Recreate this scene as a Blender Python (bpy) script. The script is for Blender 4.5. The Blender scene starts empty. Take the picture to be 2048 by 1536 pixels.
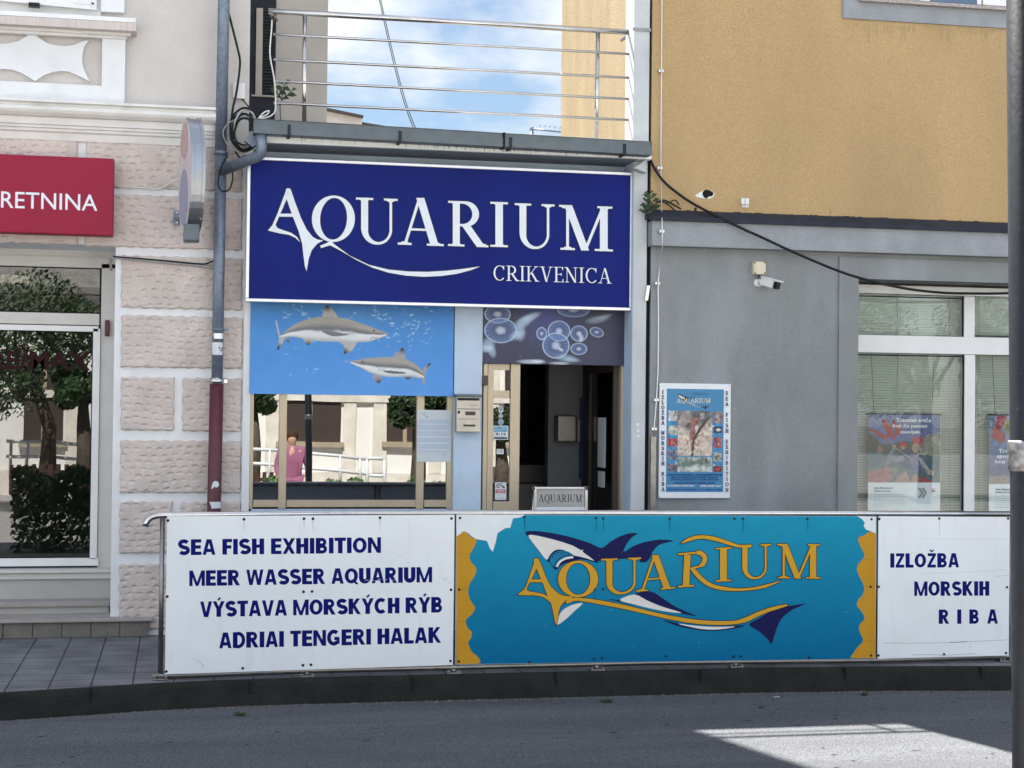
import bpy, bmesh, math, random
import numpy as np
from mathutils import Vector, Matrix
from mathutils.geometry import tessellate_polygon
random.seed(7); RNG = np.random.default_rng(7)
SC = bpy.context.scene; COL = SC.collection
rad = math.radians

# ------------------------------------------------------------------ camera
F = 3250.0; YAW, PITCH, ROLL = rad(11.6103), rad(1.00685), rad(0.6321)
CAM = Vector((0.0, -13.2, 1.796))
def _axes():
    fw = Vector((math.sin(YAW)*math.cos(PITCH), math.cos(YAW)*math.cos(PITCH), math.sin(PITCH)))
    r = Vector((math.cos(YAW), -math.sin(YAW), 0)); u = r.cross(fw)
    return r*math.cos(ROLL)+u*math.sin(ROLL), u*math.cos(ROLL)-r*math.sin(ROLL), fw
RT, UP, FW = _axes()
cam = bpy.data.objects.new('camera', bpy.data.cameras.new('camera')); COL.objects.link(cam)
cam.matrix_world = Matrix(((RT.x, UP.x, -FW.x, CAM.x), (RT.y, UP.y, -FW.y, CAM.y), (RT.z, UP.z, -FW.z, CAM.z), (0, 0, 0, 1)))
cam.data.sensor_width = 36; cam.data.lens = F/2048*36; cam.data.clip_end = 2000; cam.data.clip_start = .05
SC.camera = cam
# ------------------------------------------------------------------ sky, sun, exposure
SUN_DIR = Vector((0.27, -1.0, -1.39)).normalized()          # the way the light travels
SKY_STRENGTH = 0.05; SUN_STRENGTH = 5.0; EXPOSURE = 2.2
w = bpy.data.worlds.new("World"); SC.world = w; w.use_nodes = True
nt = w.node_tree; nt.nodes.clear()
def wn(t, **k):
    n = nt.nodes.new(t)
    for a, v in k.items(): setattr(n, a, v)
    return n
sky = wn('ShaderNodeTexSky', sky_type='NISHITA', sun_disc=False)
sky.sun_elevation = math.asin(-SUN_DIR.z); sky.sun_rotation = math.atan2(-SUN_DIR.x, -SUN_DIR.y)
sky.air_density = 1.0; sky.dust_density = 0.3; sky.ozone_density = 2.0
tc = wn('ShaderNodeTexCoord'); mp = wn('ShaderNodeMapping'); mp.inputs['Scale'].default_value = (7, 7, 14); mp.inputs['Location'].default_value = (3.1, .4, 1.7)
nz = wn('ShaderNodeTexNoise'); nz.inputs['Scale'].default_value = 1.0; nz.inputs['Detail'].default_value = 7; nz.inputs['Roughness'].default_value = .55
rp = wn('ShaderNodeValToRGB'); rp.color_ramp.elements[0].position = .40; rp.color_ramp.elements[1].position = .62
mx = wn('ShaderNodeMixRGB'); mx.inputs['Color2'].default_value = (9.5, 9.7, 9.9, 1)
# added direction factor: dims sky and clouds ahead, keeps them full behind the viewer
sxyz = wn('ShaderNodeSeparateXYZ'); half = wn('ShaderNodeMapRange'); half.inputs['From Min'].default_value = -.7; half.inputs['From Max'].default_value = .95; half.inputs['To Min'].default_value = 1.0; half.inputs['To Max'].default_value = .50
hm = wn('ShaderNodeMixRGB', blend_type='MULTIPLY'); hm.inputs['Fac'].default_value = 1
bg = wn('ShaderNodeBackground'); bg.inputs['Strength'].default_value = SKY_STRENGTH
ow = wn('ShaderNodeOutputWorld')
L = nt.links.new
L(tc.outputs['Generated'], mp.inputs['Vector']); L(mp.outputs['Vector'], nz.inputs['Vector']); L(nz.outputs['Fac'], rp.inputs['Fac'])
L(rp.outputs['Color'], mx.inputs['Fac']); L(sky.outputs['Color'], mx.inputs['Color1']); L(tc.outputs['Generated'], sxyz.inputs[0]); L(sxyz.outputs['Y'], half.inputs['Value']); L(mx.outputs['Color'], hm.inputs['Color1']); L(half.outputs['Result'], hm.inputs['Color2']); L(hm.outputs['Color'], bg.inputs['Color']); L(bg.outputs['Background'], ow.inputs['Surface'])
sl = bpy.data.lights.new('sun', 'SUN'); sl.energy = SUN_STRENGTH; sl.angle = rad(.53); sl.color = (1, .95, .86)
so = bpy.data.objects.new('sun', sl); COL.objects.link(so); so.rotation_euler = SUN_DIR.to_track_quat('-Z', 'Y').to_euler(); so.location = (0, 20, 30)
SC.view_settings.view_transform = 'Standard'; SC.view_settings.look = 'None'; SC.view_settings.gamma = 1; SC.view_settings.exposure = EXPOSURE
SC.cycles.max_bounces = 8; SC.cycles.diffuse_bounces = 4; SC.cycles.transparent_max_bounces = 12
SC.cycles.use_denoising = True

# ------------------------------------------------------------------ pixel -> place (photo is 2048 x 1536)
def P(px, py, Y):
    d = RT*((px-1024)/F) - UP*((py-768)/F) + FW
    return CAM + d*((Y-CAM.y)/d.y)
def G(px, py, Z=0):
    d = RT*((px-1024)/F) - UP*((py-768)/F) + FW
    return CAM + d*((Z-CAM.z)/d.z)
def rect(x0, y0, x1, y1, Y):
    mx_, my_ = (x0+x1)/2, (y0+y1)/2
    return P(x0, my_, Y).x, P(x1, my_, Y).x, P(mx_, y1, Y).z, P(mx_, y0, Y).z     # X0, X1, Z0, Z1
def crop(ox, oy, s): return lambda x, y: (ox+x*s, oy+y*s)

# ------------------------------------------------------------------ materials
def nodes_of(m):
    m.use_nodes = True; n = m.node_tree.nodes; return n, m.node_tree.links.new, n['Principled BSDF']
def mat(name, col, rough=.7, metal=0.0, var=.08, scale=6.0, bump=0.0, bscale=80.0, stretch=(1, 1, 1), dirt=None, dirt_amt=0.0, dirt_scale=3.0, dirt_stretch=(1, 1, 1), dirt_lo=.5, spec=.5, fine=0.0, fscale=300.0):
    m = bpy.data.materials.new(name); n, l, b = nodes_of(m)
    if rough >= .75 and spec == .5: spec = .15
    b.inputs['Roughness'].default_value = rough; b.inputs['Metallic'].default_value = metal; b.inputs['Specular IOR Level'].default_value = spec
    g = n.new('ShaderNodeNewGeometry')
    def noise(sc, st, detail=5):
        mp = n.new('ShaderNodeMapping'); mp.inputs['Scale'].default_value = [sc*s for s in st]; l(g.outputs['Position'], mp.inputs['Vector'])
        t = n.new('ShaderNodeTexNoise'); t.inputs['Scale'].default_value = 1; t.inputs['Detail'].default_value = detail; l(mp.outputs['Vector'], t.inputs['Vector']); return t
    def mix(fac, a, bcol, f=None):
        x = n.new('ShaderNodeMixRGB')
        if f is None: l(fac, x.inputs['Fac'])
        else: x.inputs['Fac'].default_value = f
        for s, v in (('Color1', a), ('Color2', bcol)):
            if isinstance(v, tuple): x.inputs[s].default_value = (*v[:3], 1)
            else: l(v, x.inputs[s])
        return x.outputs['Color']
    def ramp(fac, lo, hi):
        r = n.new('ShaderNodeValToRGB'); r.color_ramp.elements[0].position = lo; r.color_ramp.elements[1].position = hi; l(fac, r.inputs['Fac']); return r.outputs['Color']
    c = mix(ramp(noise(scale, stretch).outputs['Fac'], .3, .7), tuple(v*(1-var) for v in col), tuple(min(1, v*(1+var)) for v in col))
    if fine:
        x = n.new('ShaderNodeMixRGB'); x.blend_type = 'MULTIPLY'; x.inputs['Fac'].default_value = 1; l(c, x.inputs['Color1'])
        l(mix(ramp(noise(fscale, (1, 1, 1), 2).outputs['Fac'], .35, .65), (1-fine,)*3, (1+fine,)*3), x.inputs['Color2']); c = x.outputs['Color']
    if dirt_amt:
        mm = n.new('ShaderNodeMath'); mm.operation = 'MULTIPLY'; mm.inputs[1].default_value = dirt_amt
        l(ramp(noise(dirt_scale, dirt_stretch, 7).outputs['Fac'], dirt_lo, min(1, dirt_lo+.25)), mm.inputs[0])
        c = mix(mm.outputs[0], c, tuple(dirt))
    l(c, b.inputs['Base Color'])
    if bump:
        bm = n.new('ShaderNodeBump'); bm.inputs['Strength'].default_value = 1; bm.inputs['Distance'].default_value = bump
        l(noise(bscale, (1, 1, 1), 4).outputs['Fac'], bm.inputs['Height']); l(bm.outputs['Normal'], b.inputs['Normal'])
    if metal > .5 or rough < .5:
        rr = n.new('ShaderNodeMapRange'); rr.inputs['To Min'].default_value = max(.02, rough-.08); rr.inputs['To Max'].default_value = rough+.1
        l(noise(scale*3, stretch).outputs['Fac'], rr.inputs['Value']); l(rr.outputs['Result'], b.inputs['Roughness'])
    return m
def print_mat(name, rough=.45, spec=.4):
    m = bpy.data.materials.new(name); n, l, b = nodes_of(m)
    a = n.new('ShaderNodeVertexColor'); a.layer_name = 'Col'
    g = n.new('ShaderNodeNewGeometry'); t = n.new('ShaderNodeTexNoise'); t.inputs['Scale'].default_value = 9; t.inputs['Detail'].default_value = 6; l(g.outputs['Position'], t.inputs['Vector'])
    mr = n.new('ShaderNodeMapRange'); mr.inputs['To Min'].default_value = .9; mr.inputs['To Max'].default_value = 1.08; l(t.outputs['Fac'], mr.inputs['Value'])
    x = n.new('ShaderNodeMixRGB'); x.blend_type = 'MULTIPLY'; x.inputs['Fac'].default_value = 1; l(a.outputs['Color'], x.inputs['Color1']); l(mr.outputs['Result'], x.inputs['Color2'])
    l(x.outputs['Color'], b.inputs['Base Color']); b.inputs['Roughness'].default_value = rough; b.inputs['Specular IOR Level'].default_value = spec
    return m
def glass_mat(name, refl, tint=(.8, .85, .85)):
    m = bpy.data.materials.new(name); n, l, b = nodes_of(m); n.remove(b)
    t = n.new('ShaderNodeBsdfTransparent'); t.inputs['Color'].default_value = (*tint, 1)
    g = n.new('ShaderNodeBsdfGlossy'); g.inputs['Roughness'].default_value = .0; g.inputs['Color'].default_value = (.95, .97, 1, 1)
    bu = n.new('ShaderNodeBump'); bu.inputs['Distance'].default_value = .002; bu.inputs['Strength'].default_value = .25
    nz = n.new('ShaderNodeTexNoise'); nz.inputs['Scale'].default_value = 1.6; nz.inputs['Detail'].default_value = 1; gg = n.new('ShaderNodeNewGeometry'); l(gg.outputs['Position'], nz.inputs['Vector']); l(nz.outputs['Fac'], bu.inputs['Height']); l(bu.outputs['Normal'], g.inputs['Normal'])
    fr = n.new('ShaderNodeLayerWeight'); fr.inputs['Blend'].default_value = .15
    mr = n.new('ShaderNodeMapRange'); mr.inputs['To Min'].default_value = refl; mr.inputs['To Max'].default_value = 1; l(fr.outputs['Facing'], mr.inputs['Value'])
    pw = n.new('ShaderNodeMath'); pw.operation = 'POWER'; pw.inputs[1].default_value = 4; l(fr.outputs['Facing'], pw.inputs[0]); l(pw.outputs[0], mr.inputs['Value'])
    x = n.new('ShaderNodeMixShader'); l(mr.outputs['Result'], x.inputs['Fac']); l(t.outputs[0], x.inputs[1]); l(g.outputs[0], x.inputs[2]); l(x.outputs[0], n['Material Output'].inputs['Surface'])
    return m
M = {}
M['pink'] = mat('pink_plaster', (.545, .52, .50), .9, var=.06, scale=3, bump=.002, bscale=140, dirt=(.42, .39, .38), dirt_amt=.35, dirt_scale=1.6, dirt_stretch=(1, 1, .5), fine=.06, fscale=160)
M['pink_stone'] = mat('pink_stone', (.565, .50, .472), .9, var=.09, scale=3.5, bump=.003, bscale=70, dirt=(.40, .345, .32), dirt_amt=.55, dirt_scale=4, fine=.08, fscale=120)
M['wing'] = mat('weathered_plaster', (.47, .465, .465), .9, var=.07, scale=3, bump=.002, bscale=120, dirt=(.30, .29, .29), dirt_amt=.5, dirt_scale=1.5, dirt_stretch=(1, 1, .5))
M['white_wall'] = mat('white_plaster', (.70, .72, .745), .85, var=.05, scale=4, bump=.0015, bscale=150, dirt=(.42, .41, .40), dirt_amt=.4, dirt_scale=3.5, dirt_lo=.56)
M['cream'] = mat('cream_moulding', (.68, .67, .65), .8, var=.06, scale=5, bump=.001, bscale=90, dirt=(.36, .34, .33), dirt_amt=.45, dirt_scale=4, dirt_stretch=(1, 1, 3), dirt_lo=.55)
M['sill'] = mat('grooved_sill', (.55, .50, .48), .85, var=.1, scale=20, stretch=(8, 1, .3), dirt=(.25, .22, .22), dirt_amt=.6, dirt_scale=30, dirt_stretch=(3, 1, .05), dirt_lo=.55)
M['bluewhite'] = mat('pale_blue_paint', (.47, .585, .72), .8, var=.05, scale=4, bump=.001, bscale=120, dirt=(.40, .42, .45), dirt_amt=.3, dirt_scale=3)
M['fascia'] = mat('fascia_paint', (.80, .84, .85), .75, var=.05, scale=4, dirt=(.45, .43, .40), dirt_amt=.3, dirt_scale=26, dirt_stretch=(2.2, 1, .06), dirt_lo=.60)
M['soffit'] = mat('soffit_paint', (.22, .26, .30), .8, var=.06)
M['yellow'] = mat('yellow_render', (.445, .315, .165), .95, var=.06, scale=1.1, stretch=(1, 1, .5), bump=.005, bscale=120, dirt=(.33, .235, .125), dirt_amt=.45, dirt_scale=.7, dirt_stretch=(1.6, 1, .5), dirt_lo=.48, fine=.15, fscale=150)
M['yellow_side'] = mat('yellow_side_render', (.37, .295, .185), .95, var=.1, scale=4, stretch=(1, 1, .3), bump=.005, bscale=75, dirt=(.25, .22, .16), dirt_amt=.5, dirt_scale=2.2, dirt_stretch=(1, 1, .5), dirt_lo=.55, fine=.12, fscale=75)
M['grey'] = mat('grey_render', (.235, .25, .258), .9, var=.07, scale=2.2, bump=.003, bscale=110, dirt=(.315, .345, .375), dirt_amt=.75, dirt_scale=1.5, dirt_stretch=(1.8, 1, .4), dirt_lo=.47, fine=.09, fscale=110)
M['grey_band'] = mat('grey_band_render', (.28, .302, .325), .9, var=.1, scale=4, bump=.003, bscale=90, dirt=(.22, .23, .24), dirt_amt=.5, dirt_scale=3.2, dirt_stretch=(1.5, 1, .6), fine=.07, fscale=110)
M['pilaster'] = mat('weathered_pale_render', (.50, .53, .55), .85, var=.07, scale=4, bump=.002, bscale=100, dirt=(.27, .26, .25), dirt_amt=.55, dirt_scale=3.5, dirt_stretch=(1, 1, .4), dirt_lo=.55)
M['dark_flash'] = mat('dark_flashing', (.022, .027, .04), .6, spec=.2, var=.2, scale=12)
M['black'] = mat('black_gap', (.012, .012, .014), .9, spec=.2)
M['galv'] = mat('galvanised_steel', (.17, .21, .28), .5, .45, var=.22, scale=28, dirt=(.24, .28, .34), dirt_amt=.5, dirt_scale=14, dirt_stretch=(1, 1, .4))
M['gutter'] = mat('gutter_steel', (.105, .13, .145), .5, .25, var=.12, scale=10, dirt=(.12, .12, .12), dirt_amt=.6, dirt_scale=7, dirt_stretch=(2, 1, .4), dirt_lo=.55)
M['maroon'] = mat('maroon_paint', (.085, .014, .026), .45, var=.15, scale=12, dirt=(.20, .10, .10), dirt_amt=.3, dirt_scale=30, dirt_lo=.62)
M['band'] = mat('scratched_band', (.24, .24, .25), .42, .9, var=.45, scale=60, dirt=(.08, .08, .08), dirt_amt=.7, dirt_scale=45)
M['steel'] = mat('stainless_steel', (.52, .52, .53), .16, 1.0, var=.06, scale=15)
M['rail_steel'] = mat('tarnished_steel', (.27, .265, .26), .38, 1.0, var=.15, scale=15, dirt=(.2, .19, .17), dirt_amt=.5, dirt_scale=12)
M['brushed'] = mat('brushed_steel', (.42, .405, .375), .42, .8, var=.12, scale=9)
M['rim'] = mat('sign_rim_metal', (.30, .32, .36), .3, .95, var=.04, scale=.8)
M['alu'] = mat('brushed_aluminium', (.66, .67, .69), .33, .85, var=.05, scale=20)
M['white_frame'] = mat('white_frame_paint', (.72, .73, .74), .4, var=.04, scale=5, dirt=(.5, .49, .46), dirt_amt=.3, dirt_scale=4, dirt_lo=.56)
M['shop_frame'] = mat('shop_frame_paint', (.56, .555, .54), .45, var=.05, scale=5, dirt=(.36, .34, .31), dirt_amt=.35, dirt_scale=6, dirt_lo=.55)
M['bronze'] = mat('champagne_aluminium', (.47, .40, .29), .42, .35, var=.07, scale=8, stretch=(1, 1, .2))
M['brown'] = mat('dark_brown_metal', (.05, .035, .03), .5)
M['red_sign'] = mat('red_sign_face', (.275, .014, .045), .5, spec=.2, var=.05, scale=3, fine=.03, fscale=60)
M['blue_sign'] = mat('navy_sign_face', (.004, .013, .155), .45, var=.10, scale=1.6, spec=.12)
M['sign_letters'] = mat('silver_white_vinyl', (.70, .75, .82), .5, var=.04, scale=10)
M['sign_edge'] = mat('letter_edge', (.012, .014, .03), .6)
M['panel_white'] = mat('white_panel', (.72, .76, .80), .35, var=.035, scale=3, dirt=(.48, .50, .50), dirt_amt=.35, dirt_scale=5, dirt_stretch=(3, 1, .5), dirt_lo=.58, spec=.3)
M['navy_vinyl'] = mat('navy_vinyl', (.004, .008, .13), .5, var=.08, scale=8, spec=.06)
M['face'] = mat('faded_sign_face', (.50, .46, .48), .5, var=.12, scale=14); M['faded_red'] = mat('faded_red', (.42, .27, .27), .5, var=.1, scale=12); M['faded_blue'] = mat('faded_violet', (.26, .26, .36), .5, var=.1, scale=12)
M['print'] = print_mat('printed_picture'); M['print_gloss'] = print_mat('panel_print', .4, .06)
M['paper'] = mat('paper', (.62, .66, .69), .8, var=.03)
M['rubber'] = mat('black_cable', (.012, .012, .014), .55, spec=.2)
M['grey_cable'] = mat('grey_cable', (.30, .30, .31), .6)
M['white_cable'] = mat('white_cable', (.62, .62, .60), .6)
M['plastic_white'] = mat('white_plastic', (.68, .69, .70), .45, var=.04)
M['cream_plastic'] = mat('cream_plastic', (.62, .57, .44), .5, var=.05, scale=30)
M['black_plastic'] = mat('black_plastic', (.012, .013, .017), .35, spec=.2)
M['asphalt'] = mat('asphalt', (.092, .097, .110), .9, var=.16, scale=1.3, stretch=(.25, 1.6, 1), bump=.010, bscale=75, dirt=(.062, .065, .072), dirt_amt=.5, dirt_scale=2.0, dirt_stretch=(.35, 2.5, 1), fine=.42, fscale=110)
M['ground'] = mat('ground', (.16, .15, .13), .95, bump=.01, bscale=20)
M['kerb'] = mat('mossy_kerb', (.018, .0185, .018), .95, var=.2, scale=6, bump=.004, bscale=60, dirt=(.032, .031, .029), dirt_amt=.5, dirt_scale=5, fine=.25, fscale=120)
M['tile'] = mat('plinth_tile', (.17, .16, .145), .85, var=.12, scale=6, bump=.002, bscale=120, fine=.16, fscale=130)
M['step'] = mat('worn_stone', (.34, .325, .31), .85, var=.1, scale=5, dirt=(.15, .14, .135), dirt_amt=.5, dirt_scale=5, bump=.001, bscale=80)
M['panelgrey'] = mat('grey_panel', (.42, .41, .39), .7, var=.05, scale=5, dirt=(.28, .27, .26), dirt_amt=.4, dirt_scale=3)
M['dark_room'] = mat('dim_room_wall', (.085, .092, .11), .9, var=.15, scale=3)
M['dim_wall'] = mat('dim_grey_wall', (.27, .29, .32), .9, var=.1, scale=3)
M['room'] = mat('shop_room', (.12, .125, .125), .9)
M['blue_board'] = mat('blue_board', (.02, .05, .14), .6)
M['grit'] = mat('pale_grit', (.16, .155, .145), .9, var=.5, scale=60)
M['faded_decal'] = mat('dark_red_decal', (.028, .009, .011), .8)
M['granite'] = mat('granite', (.34, .30, .29), .6, var=.5, scale=90)
M['leaf'] = mat('leaf_green', (.026, .052, .022), .6, var=.55, scale=14)
M['hedge'] = mat('hedge_green', (.085, .15, .05), .6, var=.6, scale=3)
M['crown'] = mat('crown_green', (.035, .07, .022), .6, var=.6, scale=2)
M['bark'] = mat('bark', (.10, .08, .065), .95, var=.3, scale=15, bump=.01, bscale=25)
M['leaf_dry'] = mat('fallen_leaf', (.03, .04, .018), .8, var=.4, scale=60)
M['opp_white'] = mat('sunlit_white_plaster', (.78, .77, .74), .9, var=.04, scale=1)
M['opp_stone'] = mat('sunlit_ashlar', (.66, .62, .55), .9, var=.15, scale=3)
M['roof'] = mat('grey_roof', (.20, .19, .18), .9, var=.25, scale=8)
M['wood'] = mat('dark_fence_wood', (.07, .035, .03), .8, var=.3, scale=10)
M['pole'] = mat('dark_pole_paint', (.010, .012, .017), .35, 0, var=.3, scale=40, bump=.0004, bscale=90, dirt=(.16, .17, .19), dirt_amt=.5, dirt_scale=45, dirt_lo=.68, spec=.28)
M['skin'] = mat('skin', (.50, .30, .22), .6); M['pink_cloth'] = mat('pink_cloth', (.30, .115, .19), .9); M['hair'] = mat('brown_hair', (.06, .035, .02), .8)
M['glass_film'] = glass_mat('reflective_glass', .22, (.25, .27, .28)); M['glass'] = glass_mat('window_glass', .045, (.94, .96, .95)); M['glass_door'] = glass_mat('tinted_glass', .13, (.35, .37, .38))
M['blind'] = mat('blind_slat', (.76, .81, .76), .6, var=.04)
def emit_mat(name, col, s):
    m = bpy.data.materials.new(name); n, l, b = nodes_of(m); b.inputs['Emission Color'].default_value = (*col, 1); b.inputs['Emission Strength'].default_value = s; b.inputs['Base Color'].default_value = (*col, 1); return m
M['lamp'] = emit_mat('ceiling_lamp', (1, .85, .62), .32)
def paving():
    m = bpy.data.materials.new('pavers'); n, l, b = nodes_of(m); g = n.new('ShaderNodeNewGeometry')
    mp = n.new('ShaderNodeMapping'); mp.inputs['Location'].default_value = (.255, .0, 0); l(g.outputs['Position'], mp.inputs['Vector'])
    mp.inputs['Rotation'].default_value = (0, 0, rad(90))
    br = n.new('ShaderNodeTexBrick'); br.offset = 0.0; br.inputs['Scale'].default_value = 1; br.inputs['Brick Width'].default_value = .26; br.inputs['Row Height'].default_value = .262
    br.inputs['Mortar Size'].default_value = .006; br.inputs['Mortar Smooth'].default_value = .3; br.inputs['Bias'].default_value = 0
    br.inputs['Color1'].default_value = (.125, .132, .15, 1); br.inputs['Color2'].default_value = (.145, .152, .168, 1); br.inputs['Mortar'].default_value = (.03, .03, .03, 1)
    l(mp.outputs['Vector'], br.inputs['Vector'])
    nz = n.new('ShaderNodeTexNoise'); nz.inputs['Scale'].default_value = 100; nz.inputs['Detail'].default_value = 5; l(g.outputs['Position'], nz.inputs['Vector'])
    n2 = n.new('ShaderNodeTexNoise'); n2.inputs['Scale'].default_value = 2.5; n2.inputs['Detail'].default_value = 6; l(g.outputs['Position'], n2.inputs['Vector'])
    for t, lo, hi in ((nz, .75, 1.25), (n2, .6, 1.3)):
        mr = n.new('ShaderNodeMapRange'); mr.inputs['From Min'].default_value = .3; mr.inputs['From Max'].default_value = .7; mr.inputs['To Min'].default_value = lo; mr.inputs['To Max'].default_value = hi; l(t.outputs['Fac'], mr.inputs['Value'])
        x = n.new('ShaderNodeMixRGB'); x.blend_type = 'MULTIPLY'; x.inputs['Fac'].default_value = 1
        l(br.outputs['Color'] if t is nz else prev, x.inputs['Color1']); l(mr.outputs['Result'], x.inputs['Color2']); prev = x.outputs['Color']
    l(prev, b.inputs['Base Color']); b.inputs['Roughness'].default_value = .85
    bu = n.new('ShaderNodeBump'); bu.invert = True; bu.inputs['Distance'].default_value = .006; l(br.outputs['Fac'], bu.inputs['Height']); l(bu.outputs['Normal'], b.inputs['Normal'])
    return m
M['pavers'] = paving()

# ------------------------------------------------------------------ mesh helpers
class MB:
    def __init__(s): s.bm = bmesh.new()
    def quad(s, pts):
        try: return s.bm.faces.new([s.bm.verts.new(p) for p in pts])
        except ValueError: return None
    def box(s, x0, x1, y0, y1, z0, z1, bev=0.0):
        x0, x1 = sorted((x0, x1)); y0, y1 = sorted((y0, y1)); z0, z1 = sorted((z0, z1))
        v = [s.bm.verts.new((x, y, z)) for x in (x0, x1) for y in (y0, y1) for z in (z0, z1)]
        fs = [s.bm.faces.new([v[i] for i in q]) for q in ((0, 1, 3, 2), (4, 6, 7, 5), (0, 4, 5, 1), (2, 3, 7, 6), (0, 2, 6, 4), (1, 5, 7, 3))]
        if bev:
            es = list({e for f in fs for e in f.edges})
            bmesh.ops.bevel(s.bm, geom=es, offset=bev, segments=2, affect='EDGES', profile=.5)
        return s
    def pbox(s, x0, y0, x1, y1, Y, d, bev=0.0):          # box whose front face fills a photo rectangle at depth Y, d deep (away from the street)
        X0, X1, Z0, Z1 = rect(x0, y0, x1, y1, Y); return s.box(X0, X1, Y, Y+d, Z0, Z1, bev)
    def prism(s, pts, y0, y1):                            # outline in (x, z), extruded in y
        t = tessellate_polygon([[Vector((p[0], p[1], 0)) for p in pts]])
        a = [s.bm.verts.new((p[0], y0, p[1])) for p in pts]; b = [s.bm.verts.new((p[0], y1, p[1])) for p in pts]
        for tri in t:
            for vs, o in ((a, 1), (b, -1)):
                try: s.bm.faces.new([vs[i] for i in tri][::o])
                except ValueError: pass
        n = len(pts)
        for i in range(n):
            try: s.bm.faces.new((a[i], a[(i+1) % n], b[(i+1) % n], b[i]))
            except ValueError: pass
        return s
    def profile(s, pts, x0, x1):                          # outline in (y, z), run along x, capped
        a = [s.bm.verts.new((x0, p[0], p[1])) for p in pts]; b = [s.bm.verts.new((x1, p[0], p[1])) for p in pts]; n = len(pts)
        for i in range(n): s.bm.faces.new((a[i], a[(i+1) % n], b[(i+1) % n], b[i]))
        for tri in tessellate_polygon([[Vector((p[0], p[1], 0)) for p in pts]]):
            for vs in (a, b):
                try: s.bm.faces.new([vs[i] for i in tri])
                except ValueError: pass
        return s
    def tube(s, path, r, seg=12, caps=True):
        path = [Vector(p) for p in path]; n = len(path); rs = r if isinstance(r, (list, tuple)) else [r]*n
        rings = []; ref = None
        for i, p in enumerate(path):
            t = (path[min(i+1, n-1)]-path[max(i-1, 0)]).normalized()
            if ref is None: ref = t.orthogonal().normalized()
            ref = (ref - t*ref.dot(t)).normalized(); b = t.cross(ref)
            rings.append([s.bm.verts.new(p+(ref*math.cos(a)+b*math.sin(a))*rs[i]) for a in [2*math.pi*k/seg for k in range(seg)]])
        for i in range(n-1):
            for k in range(seg): s.bm.faces.new((rings[i][k], rings[i][(k+1) % seg], rings[i+1][(k+1) % seg], rings[i+1][k])).smooth = True
        if caps:
            s.bm.faces.new(rings[0][::-1]); s.bm.faces.new(rings[-1])
        return s
    def obj(s, name, m, parent=None, smooth=False):
        bmesh.ops.recalc_face_normals(s.bm, faces=s.bm.faces)
        me = bpy.data.meshes.new(name); s.bm.to_mesh(me); s.bm.free()
        return link(name, me, m, parent, smooth)
def link(name, me, m, parent=None, smooth=False):
    if smooth:
        for p in me.polygons: p.use_smooth = True
    co = np.empty(len(me.vertices)*3, np.float64); me.vertices.foreach_get('co', co); co = co.reshape(-1, 3)
    c = (co.min(0)+co.max(0))/2
    if parent is None: c[2] = co[:, 2].min()
    me.vertices.foreach_set('co', (co-c).ravel().astype(np.float32)); me.update()
    if m is not None:
        me.materials.clear(); me.materials.append(M[m] if isinstance(m, str) else m)
    o = bpy.data.objects.new(name, me); COL.objects.link(o)
    o.location = Vector(c) - (world_of(parent) if parent else Vector())
    if parent: o.parent = parent
    return o
def world_of(o):
    v = Vector(o.location)
    while o.parent: o = o.parent; v += Vector(o.location)
    return v
def tag(o, label, cat, group=None):
    o['label'] = label; o['category'] = cat
    if group: o['group'] = group
    return o
def thing(name, loc, label, cat, group=None):
    o = bpy.data.objects.new(name, None); COL.objects.link(o); o.location = loc; o.empty_display_size = .1
    return tag(o, label, cat, group)
def struct(o, kind='structure'): o['kind'] = kind; return o
def spline(pts, n=5, closed=True):                        # Catmull-Rom
    out = []; m = len(pts); rng = range(m) if closed else range(m-1)
    for i in rng:
        g = (lambda k: pts[k % m]) if closed else (lambda k: pts[max(0, min(m-1, k))])
        p0, p1, p2, p3 = (np.array(g(i+j), float) for j in (-1, 0, 1, 2))
        for k in range(n):
            t = k/n; out.append(tuple(.5*((2*p1)+(-p0+p2)*t+(2*p0-5*p1+4*p2-p3)*t*t+(-p0+3*p1-3*p2+p3)*t**3)))
    if not closed: out.append(tuple(pts[-1]))
    return out
def grow(pts, d):                                         # outline pushed outward by d
    a = sum(pts[i][0]*pts[(i+1) % len(pts)][1]-pts[(i+1) % len(pts)][0]*pts[i][1] for i in range(len(pts)))
    sg = 1 if a > 0 else -1; out = []; n = len(pts)
    for i in range(n):
        p, q, r = (np.array(pts[k % n], float) for k in (i-1, i, i+1))
        e1, e2 = q-p, r-q; e1 /= np.linalg.norm(e1)+1e-9; e2 /= np.linalg.norm(e2)+1e-9
        n1, n2 = np.array((e1[1], -e1[0]))*sg, np.array((e2[1], -e2[0]))*sg
        b = n1+n2; k = b@b
        b = b*(2/k) if k > .35 else b/ (np.linalg.norm(b)+1e-9)*2.2
        out.append(tuple(q+b*d))
    return out
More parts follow.
